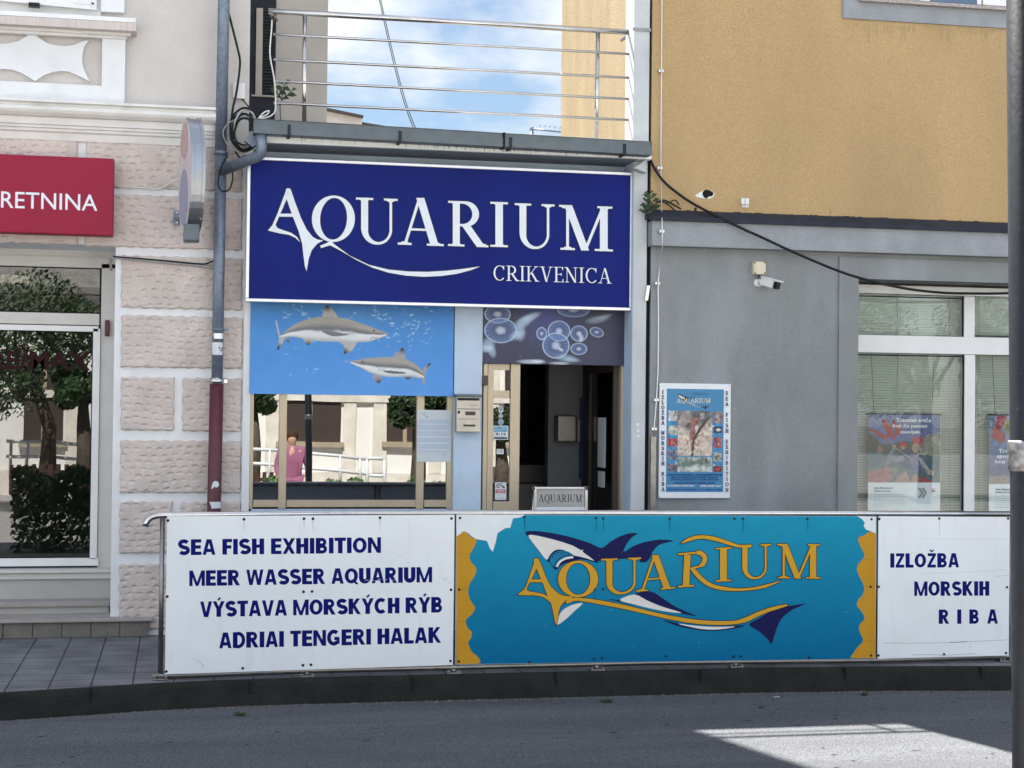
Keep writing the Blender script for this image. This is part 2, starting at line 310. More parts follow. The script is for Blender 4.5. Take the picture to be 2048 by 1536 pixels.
class Art:                                                # flat vinyl / print: polygons in photo pixels laid on plane Y, each layer a hair proud of the last
    def __init__(s, Y, step=.00008): s.Y = Y; s.y = Y; s.step = step; s.v = []; s.f = []; s.c = []
    def poly(s, pts, col=(1, 1, 1), smooth=0, up=True, closed=True):
        if smooth: pts = spline(pts, smooth)
        if up: s.y -= s.step
        b = len(s.v); q = [P(x, y, s.Y) for x, y in pts]
        s.v += [(p.x, s.y, p.z) for p in q]; s.c += [col]*len(q)
        for t in tessellate_polygon([[Vector((p.x, p.z, 0)) for p in q]]): s.f.append([b+i for i in t])
    def strip(s, left, right, col=(1, 1, 1)):
        s.y -= s.step; b = len(s.v); n = len(left)
        for p in list(left)+list(right):
            q = P(p[0], p[1], s.Y); s.v.append((q.x, s.y, q.z)); s.c.append(col)
        for i in range(n-1): s.f.append((b+i, b+i+1, b+n+i+1, b+n+i))
    def ring(s, cx, cy, ro, ri, col=(1, 1, 1), dx=0, n=48, rot=0):
        a = np.linspace(0, 2*math.pi, n+1); c, d = math.cos(rot), math.sin(rot)
        def e(rx, ry, ox): return [(cx+ox+math.cos(t)*rx*c-math.sin(t)*ry*d, cy+math.cos(t)*rx*d+math.sin(t)*ry*c) for t in a]
        s.strip(e(*ro, 0), e(*ri, dx), col)
    def line(s, pts, wd, col=(1, 1, 1)):
        s.ribbon(pts, wd, col)
    def ribbon(s, pts, wd, col=(1, 1, 1), grow_=0):
        pts = [np.array(p, float) for p in pts]; n = len(pts); wd = list(wd) if hasattr(wd, '__len__') else [wd]*n
        if grow_:
            e = pts[0]-pts[1]; pts[0] = pts[0]+e/np.linalg.norm(e)*grow_; e = pts[-1]-pts[-2]; pts[-1] = pts[-1]+e/np.linalg.norm(e)*grow_
        lf, rt = [], []
        for i in range(n):
            t = pts[min(i+1, n-1)]-pts[max(i-1, 0)]; t = t/(np.linalg.norm(t)+1e-9); nn = np.array((-t[1], t[0]))*(wd[i]/2+grow_)
            lf.append(pts[i]+nn); rt.append(pts[i]-nn)
        s.strip(lf, rt, col)
    def obj(s, name, m, parent):
        me = bpy.data.meshes.new(name); me.from_pydata(s.v, [], s.f); me.update()
        ca = me.color_attributes.new('Col', 'FLOAT_COLOR', 'POINT'); ca.data.foreach_set('color', np.array([(*c, 1) for c in s.c], np.float32).ravel())
        bm = bmesh.new(); bm.from_mesh(me)
        for f in bm.faces:
            f.normal_update()
            if f.normal.y > 0: f.normal_flip()
        bm.to_mesh(me); bm.free()
        return link(name, me, m, parent)
# ---- letters as pen strokes in a unit-high box: {char: (width, [(points, width(s))...])}
def arc(cx, cy, rx, ry, a0, a1, n=14): return [(cx+rx*math.cos(rad(a0+(a1-a0)*i/n)), cy+ry*math.sin(rad(a0+(a1-a0)*i/n))) for i in range(n+1)]
def sans():
    t, h = .285, .205; H = h/2; T = t/2; g = {}
    S = lambda x: ([(x, 0), (x, 1)], t)
    B = lambda x0, x1, y: ([(x0, y), (x1, y)], h)
    g['I'] = (t, [S(T)]); g['E'] = (.60, [S(T), B(T, .60, H), B(T, .56, .51), B(T, .59, 1-H)]); g['F'] = (.55, [S(T), B(T, .51, .49), B(T, .55, 1-H)])
    g['L'] = (.55, [S(T), B(T, .55, H)]); g['H'] = (.70, [S(T), S(.70-T), B(T, .70-T, .52)]); g['T'] = (.62, [S(.31), B(0, .62, 1-H)])
    g['A'] = (.74, [([(.11, 0), (.33, 1)], .20), ([(.63, 0), (.41, 1)], .20), B(.2, .54, .28)])
    g['V'] = (.70, [([(.10, 1), (.32, 0)], .20), ([(.60, 1), (.38, 0)], .20)])
    g['Y'] = (.70, [([(.10, 1), (.35, .42)], .20), ([(.60, 1), (.35, .42)], .20), ([(.35, 0), (.35, .50)], t)])
    g['X'] = (.70, [([(.11, 0), (.59, 1)], .205), ([(.59, 0), (.11, 1)], .205)])
    g['N'] = (.74, [([(.11, 0), (.11, 1)], .225), ([(.63, 0), (.63, 1)], .225), ([(.13, 1), (.61, 0)], .19)])
    g['M'] = (.92, [([(.10, 0), (.10, 1)], .205), ([(.82, 0), (.82, 1)], .205), ([(.13, 1), (.46, 0)], .16), ([(.79, 1), (.46, 0)], .16)])
    g['W'] = (1.02, [([(.10, 1), (.27, 0)], .185), ([(.49, 1), (.30, 0)], .165), ([(.53, 1), (.72, 0)], .165), ([(.92, 1), (.75, 0)], .185)])
    g['K'] = (.74, [S(T), ([(.16, .36), (.58, 1)], .19), ([(.30, .56), (.62, 0)], .205)])
    g['Z'] = (.62, [B(.02, .60, H), B(.04, .60, 1-H), ([(.10, .10), (.52, .90)], .19)])
    O = arc(.39, .5, .275, .388, 0, 360, 40); g['O'] = (.78, [(O, [.25-.05*abs(math.sin(rad(i*9))) for i in range(41)])])
    g['Q'] = (.78, g['O'][1]+[([(.47, .27), (.74, -.05)], .14)])
    C = arc(.39, .5, .275, .388, 48, 312, 30); g['C'] = (.74, [(C, .23)]); g['G'] = (.78, [(arc(.39, .5, .275, .388, 48, 322, 30), .23), B(.42, .70, .44), ([(.645, .10), (.645, .50)], .16)])
    g['U'] = (.70, [([(T, 1), (T, .36)]+arc(.35, .36, .35-T, .225, 180, 360, 16)+[(.70-T, 1)], t*.97)])
    g['D'] = (.72, [S(T), ([(T, 1-H), (.28, 1-H)]+arc(.30, .5, .315, .417, 90, -90, 20)+[(T, H)], .21)])
    def bowl(x, y0, y1, w): r = (y1-y0)/2; return ([(T, y1-H), (x, y1-H)]+arc(x, (y0+y1)/2, w-x-T, r-H, 90, -90, 14)+[(T, y0+H)], .20)
    g['B'] = (.68, [S(T), bowl(.36, .44, 1, .65), bowl(.38, 0, .56, .69)]); g['R'] = (.72, [S(T), bowl(.38, .42, 1, .68), ([(.36, .46), (.60, 0)], .215)]); g['P'] = (.66, [S(T), bowl(.38, .38, 1, .67)])
    s1 = arc(.33, .705, .215, .185, 25, 270, 16)[:-1]; s2 = arc(.34, .300, .225, .185, 90, -152, 16)
    g['S'] = (.66, [(s1+s2, .235)]); g['J'] = (.5, [([(.39, 1), (.39, .34)]+arc(.22, .34, .17, .26, 0, -170, 12), .2)])
    g['Ý'] = (.70, g['Y'][1]+[([(.30, 1.06), (.44, 1.22)], .11)]); g['Ž'] = (.62, g['Z'][1]+[([(.18, 1.24), (.31, 1.09)], .09), ([(.44, 1.24), (.31, 1.09)], .09)])
    return g
def serif():
    K, N, s = .145, .052, .043; g = {}
    def ser(x, y, w, up): y_ = y+s/2 if up else y-s/2; return [([(x-w/2, y_), (x+w/2, y_)], s), ([(x, y_), (x, y_+(.05 if up else -.05))], [w*.85, .09])]
    def stem(x, w=K, y0=0, y1=1): return [([(x, y0), (x, y1)], w)]+ser(x, y0, .34 if w > .1 else .27, True)+ser(x, y1, .34 if w > .1 else .27, False)
    bar = lambda x0, x1, y, w=N: [([(x0, y), (x1, y)], w)]
    tick = lambda x, y0, y1, w=.05: [([(x, y0), (x, y1)], [w, w*1.9])]
    g['I'] = (.36, stem(.18)); g['L'] = (.66, stem(.18)+bar(.18, .62, s/2, s)+tick(.61, .22, 0)); g['E'] = (.66, stem(.18)+bar(.18, .6, s/2, s)+bar(.18, .5, .52, .045)+bar(.18, .58, 1-s/2, s)+tick(.61, .22, 0)+tick(.58, .80, 1)+tick(.49, .42, .6, .045))
    g['F'] = (.60, stem(.18)+bar(.18, .5, .50, .045)+bar(.18, .58, 1-s/2, s)+tick(.58, .80, 1)+tick(.49, .40, .58, .045)); g['H'] = (.84, stem(.18)+stem(.66)+bar(.18, .66, .52, .05)); g['T'] = (.70, [([(.35, 0), (.35, 1)], K)]+ser(.35, 0, .34, True)+bar(.03, .67, 1-s/2, s)+tick(.045, .78, 1)+tick(.655, .78, 1))
    g['A'] = (.86, [([(.14, .02), (.405, .97)], N), ([(.70, .0), (.425, 1.0)], K)]+bar(.22, .60, .33, .045)+ser(.13, 0, .26, True)+ser(.71, 0, .32, True))
    g['V'] = (.82, [([(.15, 1), (.42, .0)], K), ([(.68, 1), (.42, .02)], N)]+ser(.14, 1, .32, False)+ser(.69, 1, .26, False))
    g['X'] = (.84, [([(.17, 1), (.67, 0)], K), ([(.66, 1), (.17, 0)], N)]+ser(.17, 1, .32, False)+ser(.66, 1, .26, False)+ser(.17, 0, .26, True)+ser(.67, 0, .32, True))
    g['N'] = (.86, [([(.16, 0), (.16, 1)], N), ([(.70, 0), (.70, 1)], N), ([(.14, .98), (.70, .0)], K)]+ser(.16, 0, .27, True)+ser(.70, 1, .27, False)+ser(.11, 1, .22, False))
    g['M'] = (1.02, [([(.16, 0), (.16, 1)], N), ([(.84, 0), (.84, 1)], K), ([(.17, 1), (.49, .0)], K*.95), ([(.83, 1), (.49, .0)], N)]+ser(.16, 0, .27, True)+ser(.84, 0, .34, True)+ser(.12, 1, .24, False)+ser(.86, 1, .28, False))
    g['K'] = (.86, stem(.18)+[([(.24, .42), (.66, 1)], N), ([(.36, .58), (.70, 0)], K)]+ser(.66, 1, .26, False)+ser(.72, 0, .28, True))
    ws = lambda a0, a1, n: [N+(K-N)*abs(math.cos(rad(a0+(a1-a0)*i/n)))**1.3 for i in range(n+1)]
    g['O'] = (.88, [(arc(.44, .5, .34, .475, 0, 360, 40), ws(0, 360, 40))]); g['Q'] = (.88, g['O'][1]+[([(.44, .05), (.62, -.16), (.86, -.20)], [.06, .12, .03])])
    g['C'] = (.80, [(arc(.44, .5, .34, .475, 42, 318, 30), ws(42, 318, 30))]+tick(.70, .70, .98, .045)); g['G'] = (.86, [(arc(.44, .5, .34, .475, 42, 330, 30), ws(42, 330, 30))]+tick(.70, .70, .98, .045)+[([(.72, .06), (.72, .42)], K*.9)]+bar(.56, .84, .42, s))
    g['U'] = (.86, [([(.17, 1), (.17, .33)]+arc(.43, .33, .26, .305, 180, 270, 10)[1:], [K, K]+[K-(K-N)*i/10 for i in range(1, 11)]), (arc(.43, .33, .26, .305, 270, 360, 10)+[(.69, 1)], N)]+ser(.17, 1, .34, False)+ser(.69, 1, .27, False))
    def bowl(y0, y1, x, w): return (arc(x, (y0+y1)/2, w-x, (y1-y0)/2-N/2, 90, -90, 16), [N+(K-N)*math.cos(rad(90-180*i/16))**1.2 if 0 < i < 16 else N for i in range(17)])
    g['R'] = (.82, stem(.18)+bar(.18, .34, 1-N/2)+bar(.18, .34, .47)+[bowl(.445, 1, .33, .585), ([(.38, .47), (.70, 0)], K)]+ser(.74, 0, .22, True)); g['B'] = (.76, stem(.18)+bar(.18, .36, 1-N/2)+bar(.18, .36, .52)+bar(.18, .36, N/2)+[bowl(.49, 1, .35, .56), bowl(0, .545, .37, .62)])
    g['D'] = (.84, stem(.18)+bar(.18, .36, 1-N/2)+bar(.18, .36, N/2)+[bowl(0, 1, .35, .74)]); g['Z'] = (.70, bar(.08, .62, 1-s/2, s)+bar(.06, .64, s/2, s)+[([(.14, .03), (.56, .97)], K)]+tick(.09, .8, 1)+tick(.63, .2, 0))
    g['S'] = (.62, [(arc(.31, .74, .20, .225, 40, 250, 14)+arc(.30, .26, .23, .23, 75, -150, 16), [.06+.085*math.sin(math.pi*i/31)**2 for i in range(32)])]+tick(.50, .72, .96, .04)+tick(.08, .28, .04, .04))
    g['Ž'] = (.70, g['Z'][1]+[([(.22, 1.22), (.35, 1.08)], .05), ([(.48, 1.22), (.35, 1.08)], .05)])
    return g
SANS, SERIF = sans(), serif()
def letters(art, txt, x0, x1, yt, yb, font, col=(1, 1, 1), space=.30, gap=.07, out=0, slope=0.0, wk=1.0):     # set txt between x0 and x1 with cap height yt..yb (photo px)
    ws = [space if ch == ' ' else font[ch][0] for ch in txt]; tot = sum(ws)+gap*(len(txt)-1); H = yb-yt; k = (x1-x0)/(tot*H); x = x0; top_ = y0_ = art.y
    for ch, w_ in zip(txt, ws):
        art.y = y0_
        if ch != ' ':
            for pts, wd in font[ch][1]:
                # widths: measure the pen in stretched space
                q = [(x+a*H*k, yb-b*H+(x+a*H*k-x0)*slope) for a, b in pts]
                d = np.array(q[-1])-np.array(q[0]); vert = abs(pts[-1][1]-pts[0][1]) > abs(pts[-1][0]-pts[0][0]) and len(pts) == 2
                sc_ = (H*k if vert else H*(k**.5 if len(pts) > 2 else 1)) if font is SERIF else H*min(1.05, .35+.65*k)
                sc_ *= wk
                wd_ = [v*sc_ for v in wd] if hasattr(wd, '__len__') else wd*sc_
                if len(q) == 2 and not hasattr(wd_, '__len__') and abs(q[1][1]-q[0][1]) > .3*H and abs(q[1][0]-q[0][0]) > .02*H:
                    dx_, dy_ = q[1][0]-q[0][0], q[1][1]-q[0][1]; ln_ = math.hypot(dx_, dy_); hw = (wd_/2+out)*ln_/abs(dy_); e_ = out/abs(dy_)
                    q0_, q1_ = (q[0][0]-dx_*e_, q[0][1]-dy_*e_), (q[1][0]+dx_*e_, q[1][1]+dy_*e_)
                    art.strip([(q0_[0]-hw, q0_[1]), (q1_[0]-hw, q1_[1])], [(q0_[0]+hw, q0_[1]), (q1_[0]+hw, q1_[1])], col)
                else: art.ribbon(q, wd_, col, out)
        top_ = min(top_, art.y); x += (w_+gap)*H*k
    art.y = top_
def font_text(name, txt, x0, y0, x1, y1, Y, m, parent, bold=0.0, lift=.0006):     # Blender's own font fitted to a photo rectangle
    c = bpy.data.curves.new('text', 'FONT'); c.body = txt; c.size = 1; c.offset = bold; c.space_character = 1+bold*1.2; c.resolution_u = 3
    o = bpy.data.objects.new('text', c); COL.objects.link(o)
    me = bpy.data.meshes.new_from_object(o.evaluated_get(bpy.context.evaluated_depsgraph_get())); bpy.data.objects.remove(o)
    co = np.array([v.co[:] for v in me.vertices]); lo, hi = co.min(0), co.max(0); X0, X1, Z0, Z1 = rect(x0, y0, x1, y1, Y)
    for v in me.vertices:
        a, b = (v.co.x-lo[0])/(hi[0]-lo[0]), (v.co.y-lo[1])/(hi[1]-lo[1]); v.co = (X0+a*(X1-X0), Y-lift, Z0+b*(Z1-Z0))
    return link(name, me, m, parent)
# ---- printed pictures: a colour per vertex on a fine sheet
class Raster:
    def __init__(s, x0, y0, x1, y1, step=1.0):
        s.r = (x0, y0, x1, y1); s.nx = max(2, int((x1-x0)/step)+1); s.ny = max(2, int((y1-y0)/step)+1)
        s.X, s.Y = np.meshgrid(np.linspace(x0, x1, s.nx), np.linspace(y0, y1, s.ny)); s.img = np.zeros((s.ny, s.nx, 3)); s.step = step
    def fill(s, c): s.img[:] = c
    def over(s, a, c): a = np.clip(a, 0, 1)[..., None]; s.img = s.img*(1-a)+np.array(c)*a
    def inside(s, pts):
        m = np.zeros(s.X.shape, bool); n = len(pts)
        for i in range(n):
            (xa, ya), (xb, yb) = pts[i], pts[(i+1) % n]
            if ya == yb: continue
            c = (ya > s.Y) != (yb > s.Y); m ^= c & (s.X < (xb-xa)*(s.Y-ya)/(yb-ya)+xa)
        return m.astype(float)
    def poly(s, pts, c, smooth=4, a=1.0):
        m = s.inside(spline(pts, smooth) if smooth else pts)
        if isinstance(c, np.ndarray) and c.ndim == 3: s.img = np.where((m*a)[..., None] > 0, s.img*(1-a)+c*a, s.img)
        else: s.over(m*a, c)
        return m
    def ell(s, cx, cy, rx, ry, c, a=1.0, soft=.15, rot=0):
        ct, st = math.cos(rot), math.sin(rot); dx, dy = s.X-cx, s.Y-cy
        d = np.sqrt(((dx*ct+dy*st)/rx)**2+((-dx*st+dy*ct)/ry)**2); s.over(np.clip((1-d)/soft+.5, 0, 1)*a, c); return d
    def line(s, pts, wd, c, a=1.0):
        for (xa, ya), (xb, yb) in zip(pts[:-1], pts[1:]):
            L2 = (xb-xa)**2+(yb-ya)**2+1e-9; t = np.clip(((s.X-xa)*(xb-xa)+(s.Y-ya)*(yb-ya))/L2, 0, 1)
            d = np.hypot(s.X-xa-t*(xb-xa), s.Y-ya-t*(yb-ya)); s.over(np.clip((wd/2-d)/s.step+.5, 0, 1)*a, c)
    def noise(s, sx, sy, seed=0, oct_=3):
        r = np.random.default_rng(seed); out = np.zeros(s.X.shape); amp = 1; tot = 0
        for o in range(oct_):
            gx, gy = int((s.r[2]-s.r[0])/sx*2**o)+3, int((s.r[3]-s.r[1])/sy*2**o)+3; g = r.random((gy, gx))
            u = (s.X-s.r[0])/sx*2**o; v = (s.Y-s.r[1])/sy*2**o; i, j = u.astype(int), v.astype(int); fu, fv = u-i, v-j; fu = fu*fu*(3-2*fu); fv = fv*fv*(3-2*fv)
            i = np.minimum(i, gx-2); j = np.minimum(j, gy-2)
            out += amp*((g[j, i]*(1-fu)+g[j, i+1]*fu)*(1-fv)+(g[j+1, i]*(1-fu)+g[j+1, i+1]*fu)*fv); tot += amp; amp *= .5
        return out/tot
    def obj(s, name, Y, parent, m='print', quad=None):
        X0, X1, Z0, Z1 = rect(*s.r, Y); xs = np.linspace(X0, X1, s.nx); zs = np.linspace(Z1, Z0, s.ny)
        v = np.stack([np.tile(xs, s.ny), np.full(s.nx*s.ny, Y), np.repeat(zs, s.nx)], 1)
        if quad is not None:
            a_, b_ = np.tile(np.linspace(0, 1, s.nx), s.ny), np.repeat(np.linspace(0, 1, s.ny), s.nx); q = [P(*p, Y) for p in quad]
            v[:, 2] = (q[0].z*(1-a_)+q[1].z*a_)*(1-b_)+(q[3].z*(1-a_)+q[2].z*a_)*b_
        i = np.arange((s.ny-1)*(s.nx-1)); a = (i//(s.nx-1))*s.nx+i % (s.nx-1); f = np.stack([a, a+s.nx, a+s.nx+1, a+1], 1)
        me = bpy.data.meshes.new(name); me.from_pydata(v.tolist(), [], f.tolist()); me.update()
        ca = me.color_attributes.new('Col', 'FLOAT_COLOR', 'POINT'); ca.data.foreach_set('color', np.concatenate([np.clip(s.img, 0, 1).reshape(-1, 3), np.ones((s.nx*s.ny, 1))], 1).astype(np.float32).ravel())
        return link(name, me, m, parent)
def lathe(mb, cx, y0, cz, prof, seg=16):                  # round thing with its axis along Y: prof = [(y offset, radius)]
    rings = [[mb.bm.verts.new((cx+r*math.cos(2*math.pi*k/seg), y0+y, cz+r*math.sin(2*math.pi*k/seg))) for k in range(seg)] for y, r in prof]
    for a, b in zip(rings[:-1], rings[1:]):
        for k in range(seg): mb.bm.faces.new((a[k], a[(k+1) % seg], b[(k+1) % seg], b[k]))
    mb.bm.faces.new(rings[0][::-1]); mb.bm.faces.new(rings[-1])

# ================================================================== SETTING
KERB = [(-40, -5.2), (-8, -3.9), (-3, -3.05), (-1.06, -2.57), (-.55, -2.45), (-.12, -2.34), (.3, -2.28), (.83, -2.25), (2.2, -2.24), (4.0, -2.25), (5.0, -2.31), (5.86, -2.42), (8, -2.8), (40, -6)]
def sheet(name, pts, z, m, label=None):
    mb = MB(); mb.quad([(x, y, z) for x, y in pts]); o = struct(mb.obj(name, m)); return o
sheet('ground', [(-300, -300), (300, -300), (300, 300), (-300, 300)], -.30, 'ground')
mb = MB()
for a, b in zip(KERB[:-1], KERB[1:]): mb.quad([(a[0], -6.45, -.16), (b[0], -6.45, -.16), (b[0], b[1]+.02, -.16), (a[0], a[1]+.02, -.16)])
struct(mb.obj('road', 'asphalt'))
mb = MB()
for a, b in zip(KERB[:-1], KERB[1:]): mb.quad([(a[0], a[1]+.053, 0), (b[0], b[1]+.053, 0), (b[0], 1.2, 0), (a[0], 1.2, 0)])
struct(mb.obj('pavement', 'pavers'))
mb = MB(); n = len(KERB)
prof = [(-.055, -.18), (-.012, -.03), (.0, -.012), (.018, .003), (.052, .003), (.054, -.18)]
rows = [[mb.bm.verts.new((x, y+d, z)) for d, z in prof] for x, y in KERB]
for a, b in zip(rows[:-1], rows[1:]):
    for k in range(len(prof)-1): mb.bm.faces.new((a[k], a[k+1], b[k+1], b[k]))
struct(mb.obj('kerb', 'kerb'))
mb = MB()
for px, py in ((180, 1386), (500, 1362), (824, 1353), (1110, 1346), (1400, 1341), (1690, 1337), (1960, 1335)):       # dark joints between the kerb stones
    g = G(px, py, 0); yk = np.interp(g.x, [k[0] for k in KERB], [k[1] for k in KERB]); mb.box(g.x-.004, g.x+.004, yk-.03, yk+.05, -.12, .0045)
kj = struct(mb.obj('kerb_joints', 'black'))
sheet('opposite_pavement', [(-60, -60), (60, -60), (60, -6.4), (-60, -6.4)], -.04, 'step')

# ================================================================== PINK BUILDING (left)
pk = thing('pink_building', (-1.7, 2, 0), 'pale pink building with rough stone blocks, white cornice and a glazed shop door', 'building')
XL = -6.0; xc = P(500, 120, 0).x
zband = P(215, 281, 0).z
mb = MB(); mb.box(XL, xc, .06, 3.0, zband-.25, 12); mb.obj('wall', 'pink', pk)
xw_ = P(655, 120, 3).x; mb = MB(); fl = [(XL, 3.0), (xw_, 3.0), (xw_-.12, 3.35), (xw_-1.6, 8.0), (XL, 8.0)]  # unseen right side slants back, shaped to widen the sunlit patch on the road
lo = [mb.bm.verts.new((x, y, 0)) for x, y in fl]; hi = [mb.bm.verts.new((x, y, 12.5)) for x, y in fl]; mb.bm.faces.new(lo); mb.bm.faces.new(hi)
for i in range(5): mb.bm.faces.new((lo[i], lo[(i+1) % 5], hi[(i+1) % 5], hi[i]))
mb.obj('back_wing', 'wing', pk)
# joint wall (white) round the shop opening
x_open = P(226, 850, .03).x; z_lint = P(110, 487, .03).z; xr = P(487, 700, .03).x
mb = MB(); mb.box(x_open, xr, .03, .65, 0, zband); mb.box(XL, x_open, .03, .65, z_lint, zband); mb.obj('mortar_wall', 'white_wall', pk)
# rough blocks with chiselled dents
BL = [(172, 285, 485, 378), (-110, 268, 155, 362), (-400, 258, -128, 350), (170, 391, 485, 496), (-110, 381, 156, 485), (-400, 370, -128, 474), (242, 513, 485, 618), (242, 632, 485, 736),
      (241, 754, 348, 861), (365, 756, 483, 863), (240, 881, 482, 986), (238, 1003, 344, 1107), (361, 1004, 481, 1107), (237, 1127, 480, 1258)]
vs, fs = [], []
for bi, b in enumerate(BL):
    X0, X1, Z0, Z1 = rect(*b, 0.0)
    st = .006 if X1 > -.9 else .03
    nx, nz = int((X1-X0)/st)+2, int((Z1-Z0)/st)+2; gx, gz = np.meshgrid(np.linspace(X0, X1, nx), np.linspace(Z0, Z1, nz))
    r = np.random.default_rng(100+bi); cw, ch = .082, .056
    wob = .012*np.sin(gx*9+bi)+.008*np.sin(gz*13+bi*2)
    row = np.floor((gz+wob)/ch).astype(int); sh = (row % 2)*cw*.35+(r.random(400)*.04)[row % 400]; colm = np.floor((gx+sh)/cw).astype(int)
    tab = r.random((401, 401, 4)); q = tab[row % 401, colm % 401]
    u = ((gx+sh)/cw-colm-.5)*2; v = ((gz+wob)/ch-row-.5)*2
    u = u+(q[..., 0]-.5)*.5; v = v+(q[..., 1]-.5)*.5; d2 = (u/.70)**2+((v-.18*(1-u*u))/.46)**2
    dent = np.clip(1-d2, 0, 1)**np.where(v > 0, .35, .9)*(.25+.75*np.clip(.5+.7*v, 0, 1))*(q[..., 2] > .1)*(.5+.7*q[..., 3])
    y = .004+.0150*dent+.002*np.sin(gx*23+bi)*np.sin(gz*31)+.0035*(r.random(gx.shape)-.5)
    e = np.minimum.reduce([gx-X0, X1-gx, gz-Z0, Z1-gz]); y = np.where(e < .009, y+(.009-e)*.9, y); y = np.where(e < 1e-6, .033, y)
    gx = gx+np.where(e < 1e-6, 0, 0); ed = np.where(e < 1e-6, .006*np.sin(gx*60+gz*47+bi), 0); gx = gx+ed; gz = gz+ed
    o0 = len(vs); vs += np.stack([gx, y, gz], -1).reshape(-1, 3).tolist()
    i = np.arange((nz-1)*(nx-1)); a = (i//(nx-1))*nx+i % (nx-1)+o0; fs += np.stack([a, a+1, a+nx+1, a+nx], 1).tolist()
me = bpy.data.meshes.new('stone_blocks'); me.from_pydata(vs, [], fs); link('stone_blocks', me, 'pink_stone', pk, smooth=True)
zz = lambda y, Y=-.1: P(215, y, Y).z
mb = MB(); mb.profile([(.05, zz(206)), (-.13, zz(206)), (-.135, zz(211)), (-.10, zz(213)), (-.105, zz(217)), (-.128, zz(219)), (-.132, zz(226)), (-.12, zz(231)), (-.09, zz(237)), (-.062, zz(238)), (-.06, zz(252)), (-.045, zz(253)), (-.045, zz(258)), (-.03, zz(259)), (-.03, zz(264)), (-.012, zz(267)), (.0, zz(281)), (.05, zz(281))], XL, P(432, 240, -.1).x)
mb.obj('cornice', 'cream', pk)
# window above
wi = MB(); wi.pbox(204, 60, 250, 205, .0, .07); wi.pbox(-60, 165, 204, 205, .004, .06); wi.pbox(204, -300, 251, 24, .0, .07); wi.pbox(-420, 60, -60, 205, .0, .07); wi = wi.obj('window_surround', 'white_wall', pk)
mb = MB(); mb.pbox(-420, 26, 273, 43, -.13, .2, .004); mb.obj('window_sill', 'sill', pk)
mb = MB(); mb.pbox(-420, 16, 272, 25.6, -.11, .18, .003); mb.obj('sill_flashing', 'white_frame', pk)
mb = MB(); mb.pbox(-420, 43.4, 262, 53, -.05, .1, .006); mb.pbox(-420, 53, 254, 60, -.02, .07, .004); mb.obj('sill_moulding', 'cream', pk)
c = crop(0, 0, 300/2048); R_ = [(435, 425), (470, 466), (520, 512), (640, 590), (780, 625), (910, 630), (1030, 610), (1130, 565), (1215, 545), (1150, 640), (1118, 790), (1130, 900), (1170, 1005), (1225, 1115), (1100, 1050), (950, 982), (850, 970), (720, 985), (600, 1030), (480, 1108)]
pts = [c(*p) for p in R_]+[c(900-x, y-30) for x, y in R_[::-1][1:-1]]
mb = MB(); mb.prism([(lambda q: (q.x, q.z))(P(x, y, .03)) for x, y in pts], .022, .07); mb.obj('star_ornament', 'white_wall', pk)
# window with swung shutter
wd = MB(); wd.pbox(-420, -260, 204, 15.5, .035, .05); wd = wd.obj('window', 'white_frame', pk)
mb = MB(); mb.prism([(lambda q: (q.x, q.z))(P(x, y, -.03)) for x, y in ((-60, -4), (193, 20), (193, -230), (-60, -230))], -.035, -.005); sh = mb.obj('shutter', 'white_frame', wd)
mb = MB(); mb.pbox(57, 5, 79, 13, -.05, .05); mb.obj('shutter_latch', 'black_plastic', wd)
mb = MB(); mb.pbox(148, 4, 190, 8, -.042, .006); mb.pbox(183, -6, 188, 15, -.042, .006); mb.obj('hinge', 'white_wall', wd)
# recessed terrace door on the back wing
dY = 2.97
dm = MB(); dm.pbox(488, -120, 552, 262, dY, .05); dr = dm.obj('terrace_door', 'dark_flash', pk)
mb = MB(); mb.pbox(512, 16, 525, 190, dY-.03, .03); mb.pbox(503, 190, 549, 193, dY-.03, .03); mb.obj('door_stile', 'panelgrey', dr)
mb = MB()
for k in range(26): mb.pbox(525.5, 20+k*6.5, 549, 23+k*6.5, dY-.02-.004*(k % 2), .02)
mb.obj('louvre', 'dark_flash', dr)
# shopfront
S_ = .55
sf = MB(); sf.pbox(-420, 507, 234, 528, S_, .08); sf.pbox(199, 528.3, 234, 1139, S_, .08); sf.pbox(-420, 621, 198.6, 644, S_, .08); sf.pbox(-420, 490, 234, 507, S_+.02, .08)
sf = sf.obj('shopfront_frame', 'shop_frame', pk)
mb = MB(); mb.pbox(-420, 528, 203, 621, S_+.03, .008); mb.obj('transom_pane', 'glass_door', sf)
mb = MB(); mb.pbox(-420, 526.5, 203, 529.5, S_+.01, .02); mb.pbox(-420, 619, 203, 622, S_+.01, .02); mb.pbox(199.5, 528, 202.5, 621, S_+.01, .02); mb.obj('glazing_seal', 'black', sf)
dl = MB(); dl.pbox(-420, 646, 197, 657.5, S_-.025, .06, .003); dl.pbox(183, 657.5, 197, 1118, S_-.025, .06); dl.pbox(-420, 1118, 197, 1134, S_-.025, .06, .003); dl = dl.obj('shop_door', 'white_frame', pk)
mb = MB(); mb.pbox(-420, 657, 184, 1119, S_+.0, .008); mb.obj('door_pane', 'glass_door', dl)
mb = MB(); mb.pbox(-420, 656.5, 184, 658.8, S_-.015, .02); mb.pbox(181, 657, 183.2, 1118, S_-.015, .02); mb.obj('glazing_seal', 'black', dl)
mb = MB(); mb.pbox(209.5, 640, 219, 672, S_-.05, .05, .006); mb.obj('alarm_box', 'maroon', pk)
font_text('door_lettering', 'RE/MAX', -22, 702, 181, 740, S_-.001, 'faded_decal', dl, .03)
mb = MB(); mb.pbox(-420, 1141, 232, 1148, .40, .2, .003); mb.pbox(-420, 1148.5, 232, 1160, .43, .2); mb.obj('door_sill', 'shop_frame', pk)
